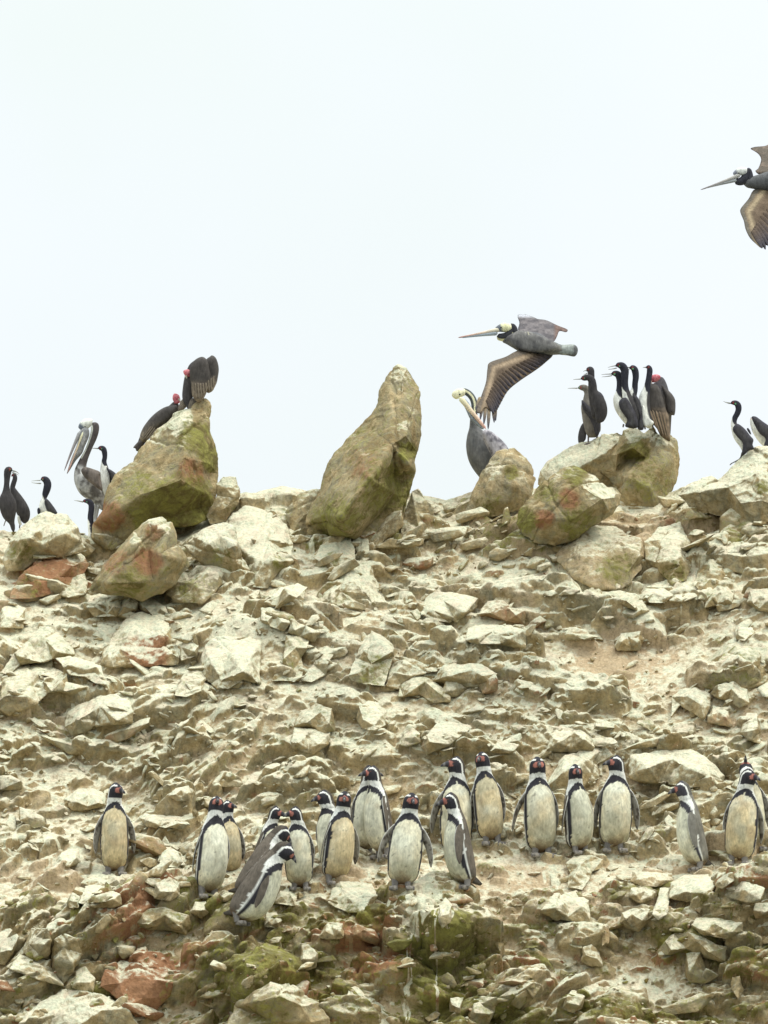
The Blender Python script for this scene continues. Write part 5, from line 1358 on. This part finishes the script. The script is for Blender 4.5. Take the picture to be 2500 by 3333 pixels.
Cw = blend(Cw, np.array((.38, .30, .19)), np.exp(-((dl - 130) / 45.) ** 2) * .8)
Cw = blend(Cw, np.array((.14, .125, .10)), (dl < 70).astype(float) * .8)
part('wing', p4, V, T, Cw)
TE = catmull([(1420,1950),(1540,1900),(1700,1780),(1950,1500),(2300,1200)], 14)
OR = catmull([(1250,1650),(1300,1560),(1400,1400),(1600,1200),(1900,1050)], 14)
wing_feathers('G', p4, [((a[0], a[1]), (b_[0], b_[1])) for a, b_ in zip(OR, TE)], Yg2 - .035, near2, (.105, .074, .05), 36)
wing_feathers('G', p4, [((1330,1700),(1405,1955)),((1380,1700),(1465,1975)),((1440,1700),(1550,1960)),((1500,1650),(1650,1950)),((1560,1600),(1750,1900))], Yg2, near2, (.26, .19, .12), 32)
far2 = lambda x, y: np.clip((560 - y) / 440 * 2.2, 0, .7)
V, T, P2, e = pad('G', [(1220,320),(1300,290),(1480,270),(1600,190),(1900,60),(2300,100),(2400,500),(2200,800),(1700,800),(1400,760),(1300,690),(1350,640),(1395,500),(1350,410),(1280,360)], Yg2, .02, .02, yfun=far2, stripes=(.3, 6), grid=4)
part('wing', p4, V, T, mottled(V, (.11, .09, .07), (.17, .13, .10), 20, 4))

# ------------------------------------------------------------------ penguins
PENG = 'humboldt type penguins standing on the ledge'
PR = np.array([  # z, centre x, half depth, half width
 (.035, -.045, .020, .030), (.05, -.040, .060, .065), (.09, -.025, .105, .122), (.15, -.005, .134, .146), (.23, .010, .150, .153), (.33, .018, .156, .160),
 (.43, .018, .150, .156), (.53, .012, .138, .150), (.61, .004, .124, .141), (.67, -.006, .108, .124), (.72, -.012, .093, .102), (.765, -.012, .080, .084),
 (.805, -.006, .075, .075), (.85, .006, .080, .073), (.90, .016, .086, .074), (.94, .018, .078, .066), (.97, .014, .056, .049), (.99, .010, .032, .028), (1.0, .008, .006, .006)])
def penguin(label, f, top, base, yaw=0, hyaw=0, hpitch=0, lean=0, pitch=0, fl=(14, 14), swing=(0, 0), tan=.3, juv=False, width=1.0, hx=None, dy=0, fat=1.0, head_k=1.0):
    """top = (x, y) of the crown, base = (x, y) between the feet, in the frame f; yaw/hyaw > 0 turns to the image right"""
    (tx, ty), (bx, by) = fr(f, [top, base])
    g = hit_all(bx, by)
    Y = (g.y if g is not None else 0.3) + dy
    gp = at(bx, by, Y)
    H = (by - ty) * (Y - CAM_Y) / FPX * 1.0
    pr = random.Random(label)
    fat *= pr.uniform(.93, 1.08); width *= pr.uniform(.94, 1.07); head_k *= pr.uniform(1.0, 1.08)
    swing = (swing[0] + pr.uniform(-9, 9), swing[1] + pr.uniform(-9, 9)); fl = (fl[0] + pr.uniform(-2, 5), fl[1] + pr.uniform(-2, 5))
    yaw += pr.uniform(-7, 7); pitch += pr.uniform(-2, 4)
    lean_a = math.atan2(tx - bx, by - ty) if lean is None else R(lean)
    H = H / math.cos(lean_a) / math.cos(R(pitch))
    root = empty('penguin', tuple(gp), label, 'penguin', PENG)
    n, m = 84, 52
    zz = np.concatenate([np.linspace(.035, .7, 46), np.linspace(.7, 1.0, n - 46 + 1)[1:]])
    prof = np.stack([np.interp(zz, PR[:, 0], PR[:, k]) for k in (1, 2, 3)], 1)
    kk = np.array([1, 2, 3, 2, 1.]) / 9
    prof = np.stack([np.convolve(np.pad(prof[:, k], 2, mode='edge'), kk, 'valid') for k in range(3)], 1)
    th = np.linspace(0, 2 * np.pi, m, endpoint=False)
    hk = np.where(zz > .78, head_k, 1.0)
    X = prof[:, 0:1] + prof[:, 1:2] * fat * hk[:, None] * np.cos(th)
    Yy = prof[:, 2:3] * width * hk[:, None] * np.sin(th)
    Z = np.repeat(zz[:, None], m, 1)
    V = np.stack([X, Yy, Z], -1).reshape(-1, 3)
    ii = np.arange(n * m).reshape(n, m); jj = np.roll(ii, -1, 1)
    T = np.concatenate([np.stack([ii[:-1], jj[:-1], jj[1:]], -1).reshape(-1, 3), np.stack([ii[:-1], jj[1:], ii[1:]], -1).reshape(-1, 3)])
    V = np.concatenate([V, [(prof[0, 0], 0, .03)], [(prof[-1, 0], 0, 1.002)]])
    T = np.concatenate([T, np.stack([np.full(m, n * m), jj[0], ii[0]], 1), np.stack([np.full(m, n * m + 1), ii[-1], jj[-1]], 1)])
    ph = np.degrees(np.concatenate([np.tile(np.where(th > np.pi, 2 * np.pi - th, th), n), [0, 0]]))
    z = V[:, 2]
    sd = sum(map(ord, label))
    wob = (fbm(V * 26, 3, sd) - .5)
    zq = z + .014 * wob; pq = ph + 9 * wob
    backc = np.array((.15, .125, .098)) if not juv else np.array((.22, .205, .17))
    C = np.tile(backc, (len(V), 1))
    C = blend(C, backc * .72, (fbm(V * 9, 2, sd + 1) - .45) * 4)
    def arc(lim, z0, h): return np.where(zq < z0, lim, lim * np.sqrt(np.clip(1 - ((zq - z0) / h) ** 2, 0, 1)))
    pw = np.where(zq < .55, 96, 96 + np.clip((zq - .55) * 60, 0, 14))
    white = (pq < pw) & (zq < .835) & (zq > .07)
    C = blend(C, WHT * .95, white.astype(float))
    band = (pq < arc(86, .60, .185)) & (zq < .80)
    C = blend(C, BLK * 1.3 if not juv else BLK * 2, band.astype(float))
    belly = (pq < arc(64 + 8 * np.clip((.4 - zq) / .3, 0, 1), .58, .13)) & (zq < .74) & (zq > .05)
    bc = np.tile(np.array((.72, .70, .54)) * pr.uniform(.9, 1.05), (len(V), 1))
    st_ = np.clip(.05 + tan * 1.15 + (fbm(V * 6 + sd, 3, sd + 2) - .55) * 1.8 + (.35 - z) * .7, 0, 1) * min(1, .35 + tan)
    bc = blend(bc, np.array((.60, .49, .29)), st_)
    bc = blend(bc, np.array((.40, .30, .18)), np.clip((fbm(V * 9 + sd, 3, sd + 6) - .5) * 4, 0, 1) * st_ * .6)
    bc = blend(bc, np.array((.36, .35, .25)), np.clip((fbm(V * 5 + sd * 2, 3, sd + 9) - .52) * 3.5, 0, .55))
    bc = blend(bc, np.array((.08, .07, .06)), (fbm(V * 60, 2, sd + 4) > .84).astype(float) * .5)
    bc = blend(bc, np.array((.26, .19, .11)), np.clip((.17 - z) * 9 + (fbm(V * 14, 2, sd + 12) - .5), 0, .8) * (ph < 40))
    C = np.where(belly[:, None], bc, C)
    C = blend(C, np.array((.20, .12, .06)), np.clip((.10 - z) * 14, 0, .8))
    head = zq > .825 + .008 * np.clip((70 - ph) / 70, 0, 1)
    C = blend(C, BLK * 1.25 if not juv else BLK * 2.2, (head & (ph < 108)).astype(float))
    C = blend(C, backc * .55, (head & (ph >= 108)).astype(float))
    # white loop from above the eye round the cheek to the throat
    poly = np.array([(30, .962), (62, .968), (92, .950), (108, .915), (110, .872), (104, .84), (98, .80)])
    q = np.stack([ph / 100 * .14, z], 1); pl = poly * np.array([.14 / 100, 1])
    d = np.full(len(V), 9.)
    for a, b_ in zip(pl[:-1], pl[1:]):
        ab = b_ - a; t = np.clip(((q - a) @ ab) / (ab @ ab), 0, 1)
        d = np.minimum(d, np.linalg.norm(q - a - t[:, None] * ab, axis=1))
    C = blend(C, WHT, ((d < .0095) & (z > .79)).astype(float))
    pe = ((ph - 20) / 24) ** 2 + ((z - .913) / .030) ** 2 + 1.5 * (fbm(V * 45, 2, sd + 8) - .5)
    C = blend(C, np.array((.42, .17, .13)), np.clip((1.0 - pe) * 4, 0, 1))
    def headrot(P):
        P = P.copy()
        w = np.clip((P[:, 2] - .72) / .13, 0, 1); w = w * w * (3 - 2 * w)
        a = R(hyaw) * w
        x, y = P[:, 0] + .0, P[:, 1]
        P[:, 0] = x * np.cos(a) - y * np.sin(a); P[:, 1] = x * np.sin(a) + y * np.cos(a)
        # nod, about the turned sideways axis
        b_ = R(hpitch) * w
        fx_, fy_ = math.cos(R(hyaw)), math.sin(R(hyaw))
        fwd = P[:, 0] * fx_ + P[:, 1] * fy_
        zc = P[:, 2] - .80
        nf = fwd * np.cos(b_) - zc * np.sin(b_); nz_ = fwd * np.sin(b_) + zc * np.cos(b_)
        P[:, 0] += (nf - fwd) * fx_; P[:, 1] += (nf - fwd) * fy_; P[:, 2] = nz_ + .80
        return P
    # frames: local forward +x turned to face the viewer (-Y) then yaw; image right is +X
    ang = -math.pi / 2 + R(yaw)
    MB = Matrix.Rotation(lean_a, 3, 'Y') @ Matrix.Rotation(ang, 3, 'Z') @ Matrix.Rotation(R(pitch), 3, 'Y')
    MF = Matrix.Rotation(ang, 3, 'Z')
    def world(P, rot=True, head_=False):
        if head_: P = headrot(P)
        return (P * H) @ np.array(MB if rot else MF).T + gp
    part('body', root, world(V, head_=True), T, C)
    # bill
    t = np.linspace(0, 1, 12)
    bx_ = .084 + .108 * t; bz = .914 - .012 * t - .022 * t ** 3; br = .034 * (1 - t) ** .7 + .004
    bt = np.linspace(0, 2 * np.pi, 12, endpoint=False)
    Vb = np.stack([np.repeat(bx_[:, None], 12, 1), br[:, None] * .62 * np.sin(bt), bz[:, None] + br[:, None] * np.cos(bt)], -1).reshape(-1, 3)
    Vb = np.concatenate([Vb, [(bx_[0], 0, bz[0])], [(bx_[-1] + .004, 0, bz[-1])]])
    i2 = np.arange(144).reshape(12, 12); j2 = np.roll(i2, -1, 1)
    Tb = np.concatenate([np.stack([i2[:-1], j2[:-1], j2[1:]], -1).reshape(-1, 3), np.stack([i2[:-1], j2[1:], i2[1:]], -1).reshape(-1, 3),
                         np.stack([np.full(12, 144), j2[0], i2[0]], 1), np.stack([np.full(12, 145), i2[-1], j2[-1]], 1)])
    tb = np.concatenate([np.repeat(t, 12), [0, 1]])
    Cb = blend(np.array((.50, .17, .13)), BLK * 1.6, tb * 7 - .6)
    Cb = blend(Cb, np.array((.25, .24, .22)), np.exp(-((tb - .68) / .07) ** 2))
    part('bill', root, orient_v(world(Vb, head_=True), Tb)[0], orient_v(world(Vb, head_=True), Tb)[1], Cb, SKIN)
    for sg in (1, -1):
        # eye
        e = np.array([(.064, sg * .054, .926)]); r_ = .008
        Ve = np.array([(r_ * a, r_ * b_, r_ * c_) for a, b_, c_ in ((1, 0, 0), (-1, 0, 0), (0, 1, 0), (0, -1, 0), (0, 0, 1), (0, 0, -1))]) + e
        Te = np.array([(0, 2, 4), (2, 1, 4), (1, 3, 4), (3, 0, 4), (2, 0, 5), (1, 2, 5), (3, 1, 5), (0, 3, 5)])
        Ve, Te = subdivide(Ve, Te, 1)
        part('eye', root, world(Ve, head_=True), Te, (.18, .06, .03), SKIN)
        # flipper: tapering paddle with a rounded tip, pale leading edge
        L = .43
        tt = np.linspace(0, 1, 26); chord = np.interp(tt, [0, .12, .35, .7, .9, 1], [.032, .046, .054, .044, .030, .008]); thk = np.interp(tt, [0, .2, 1], [.020, .013, .003])
        cx = .018 * np.sin(tt * np.pi) - .03 * tt ** 2
        Vf = np.stack([cx[:, None] + chord[:, None] * np.cos(bt), thk[:, None] * np.sin(bt), np.repeat((-L * tt)[:, None], 12, 1)], -1).reshape(-1, 3)
        i3 = np.arange(26 * 12).reshape(26, 12); j3 = np.roll(i3, -1, 1)
        Tf = np.concatenate([np.stack([i3[:-1], j3[:-1], j3[1:]], -1).reshape(-1, 3), np.stack([i3[:-1], j3[1:], i3[1:]], -1).reshape(-1, 3)])
        ab = R((fl[0] if sg == -1 else fl[1])) ; sw = R(swing[0] if sg == -1 else swing[1])
        # elbow: the tip bends back inwards a little
        zf = -Vf[:, 2] / L
        Vf[:, 1] += sg * (.020 * np.sin(zf * np.pi))
        Rm = np.array(Matrix.Rotation(sg * ab, 3, 'X') @ Matrix.Rotation(-sw, 3, 'Y') @ Matrix.Rotation(sg * R(max(0, 44 - abs(yaw) * .6)), 3, 'Z'))
        Vl = Vf @ Rm.T + np.array([-.005, sg * .112 * width, .645])
        cl = np.tile(np.cos(bt), 26); sn_ = np.tile(np.sin(bt), 26) * sg
        Cf = blend(np.tile(backc * .85, (len(Vl), 1)), np.array((.40, .37, .31)), ((sn_ < 0) & (fbm(Vl * 30, 2, sd) > .42)).astype(float) * .8)
        Cf = blend(Cf, WHT * .85, (np.abs(cl) > .93).astype(float) * (cl > 0))
        Vw, Tw = orient_v(world(Vl), Tf)
        part('flipper', root, Vw, Tw, Cf)
        # leg and webbed foot
        fp = np.array([(.0, .0), (.035, .03), (.085, .052), (.080, .030), (.105, .004), (.082, -.022), (.082, -.046), (.035, -.028), (-.012, -.016), (-.012, .016)])
        fp = fp * np.array([1.05, .95])
        c0 = np.array((.01, sg * .070)); rot = R(12 * sg)
        fpr = fp @ np.array([[math.cos(rot), math.sin(rot)], [-math.sin(rot), math.cos(rot)]]) + c0
        nF = len(fpr)
        up = np.stack([fpr[:, 0], fpr[:, 1], np.where(np.arange(nF) % 2 == 0, .014, .010)], 1)
        dn = np.stack([fpr[:, 0], fpr[:, 1], np.full(nF, -.030)], 1)
        cu, cd = np.array([[c0[0] + .04, c0[1], .024]]), np.array([[c0[0] + .04, c0[1], -.03]])
        Vq = np.concatenate([up, dn, cu, cd]); k = np.arange(nF); k1 = (k + 1) % nF
        Tq = np.concatenate([np.stack([k, k1, np.full(nF, 2 * nF)], 1), np.stack([k1 + nF, k + nF, np.full(nF, 2 * nF + 1)], 1),
                             np.stack([k, k + nF, k1], 1), np.stack([k1, k + nF, k1 + nF], 1)])
        Vq, Tq = subdivide(Vq, Tq, 1, .1, 1)
        Vw, Tw = orient_v(world(Vq, rot=False), Tq)
        part('foot', root, Vw, Tw, blend(np.array((.30, .27, .23)), np.array((.10, .09, .09)), (fbm(Vq * 60, 2, sd) - .5) * 6), SKIN)
        tl_ = np.linspace(0, 1, 6)
        lx = c0[0] + .0 * tl_; rr_ = .030 + .012 * tl_
        Vl_ = np.stack([np.repeat((lx - .015 * tl_)[:, None], 12, 1) + rr_[:, None] * np.cos(bt), c0[1] + rr_[:, None] * np.sin(bt) - sg * .008 * tl_[:, None], np.repeat((.005 + .12 * tl_)[:, None], 12, 1)], -1).reshape(-1, 3)
        i4 = np.arange(72).reshape(6, 12); j4 = np.roll(i4, -1, 1)
        Tl_ = np.concatenate([np.stack([i4[:-1], j4[:-1], j4[1:]], -1).reshape(-1, 3), np.stack([i4[:-1], j4[1:], i4[1:]], -1).reshape(-1, 3)])
        Vw, Tw = orient_v(world(Vl_, rot=False), Tl_)
        part('leg', root, Vw, Tw, np.array((.24, .22, .20)), FEATHER)
    # tail
    Vt = np.array([(-.09, .05, .13), (-.09, -.05, .13), (-.06, .055, .05), (-.06, -.055, .05), (-.19, .028, .012), (-.19, -.028, .012), (-.175, .024, -.004), (-.175, -.024, -.004)])
    Tt = np.array([(0, 1, 5), (0, 5, 4), (2, 7, 3), (2, 6, 7), (0, 4, 6), (0, 6, 2), (1, 3, 7), (1, 7, 5), (4, 5, 7), (4, 7, 6), (0, 2, 3), (0, 3, 1)])
    Vt, Tt = subdivide(Vt, Tt, 2, .12, 2)
    Vw, Tw = orient_v(world(Vt), Tt)
    part('tail', root, Vw, Tw, np.array((.10, .085, .07)))
    return root
def orient_v(V, T):
    return V, orient(V, T)

penguin('lone penguin with a dirty tan belly standing apart at the far left', 'P', (405,345), (410,1055), 0, 38, -4, None, 0, (17, 17), (0, 0), 1.0, fat=.98)
penguin('white bellied penguin leaning right with its head raised left of the huddle', 'P', (1210,445), (1130,1225), 26, -18, 14, None, 0, (4, 8), (-6, 0), .3, width=.95)
penguin('tan bellied penguin half hidden behind the leaning white bellied one', 'P', (1275,480), (1310,1075), 22, 25, 0, None, 0, (6, 8), (0, 0), 1.0, dy=.12)
penguin('grey backed penguin bent forward to the right in front of the huddle', 'P', (1530,750), (1360,1430), 76, 14, -8, None, 14, (6, 4), (22, 0), .2, fat=1.4, width=1.1, dy=-.05)
penguin('penguin with a white flank spot squeezed behind the bent grey backed one', 'P', (1500,625), (1390,1250), 100, 0, -12, None, 16, (8, 4), (-6, 0), .2, dy=.12, fat=1.2)
penguin('penguin with a white cheek loop facing right between the bent pair and the huddle', 'Q', (75,490), (10,1050), 45, 25, 0, None, 4, (4, 6), (0, 0), .45, dy=.22)
penguin('broad fronted penguin with a white belly looking left in the middle of the huddle', 'Q', (255,495), (280,1090), 0, -58, -2, None, 0, (22, 5), (0, 0), .35, width=1.12)
penguin('penguin looking left over the shoulder of the tan bellied one', 'Q', (455,372), (540,1000), -18, -48, -2, None, 0, (5, 5), (0, 0), .2, dy=.2)
penguin('tan bellied penguin facing the camera with one flipper out at the front of the huddle', 'Q', (605,385), (525,1050), 24, -28, -4, None, 0, (4, 24), (-4, 0), 1.0)
penguin('white fronted penguin at the back of the huddle with its head turned right', 'Q', (770,200), (735,850), 4, 62, 2, None, 0, (4, 4), (0, 0), .25, dy=.10)
penguin('grey sided penguin with a pale flank stripe back to back with the white fronted one', 'Q', (800,200), (880,860), -42, -20, 6, None, 0, (4, 6), (0, 14), .25, dy=0)
penguin('white bellied penguin with spread flippers and round pink face right of the huddle', 'Q', (1085,395), (1010,1085), 0, 10, -4, None, 0, (20, 24), (0, 0), .35, width=1.05)
penguin('penguin looking left at the rear of the pair right of the huddle', 'Q', (1415,130), (1400,860), -6, -62, 2, None, 0, (20, 6), (0, 0), .6, dy=.1)
penguin('grey backed penguin in profile facing left at the front of the pair', 'Q', (1420,390), (1470,1080), -70, -4, 0, None, 2, (6, 7), (0, 16), .2)
penguin('tall penguin with a brownish belly standing up the slope by the rear of the pair', 'W', (1042,1622), (1062,1822), 8, -30, 0, None, 0, (4, 6), (0, 0), .9)
penguin('penguin with a white throat and one flipper swung wide left of the right hand trio', 'S', (275,205), (300,800), 14, -4, -2, None, 0, (26, 4), (0, 0), .5)
penguin('slim penguin turned half right in the middle of the right hand trio', 'S', (490,252), (530,785), 30, -22, -2, None, 0, (10, 4), (0, 0), .25)
penguin('plump penguin looking left with both flippers held out in the right hand trio', 'S', (760,195), (735,770), 0, -58, 0, None, 0, (9, 20), (0, 0), .45, width=1.05)
penguin('brownish grey young penguin in profile facing left on the pale block', 'S', (1140,350), (1240,885), -66, -6, -2, None, 0, (4, 9), (0, 12), .15, juv=True)
penguin('front penguin of the pair at the right edge looking right with an orange stained belly', 'S', (1540,275), (1480,850), -4, 55, -2, None, 0, (8, 14), (0, 0), .75)
penguin('penguin at the right edge pointing its bill to the sky behind the orange stained one', 'S', (1520,205), (1570,760), 4, -10, 66, None, 0, (4, 10), (0, 0), .5, dy=.12)
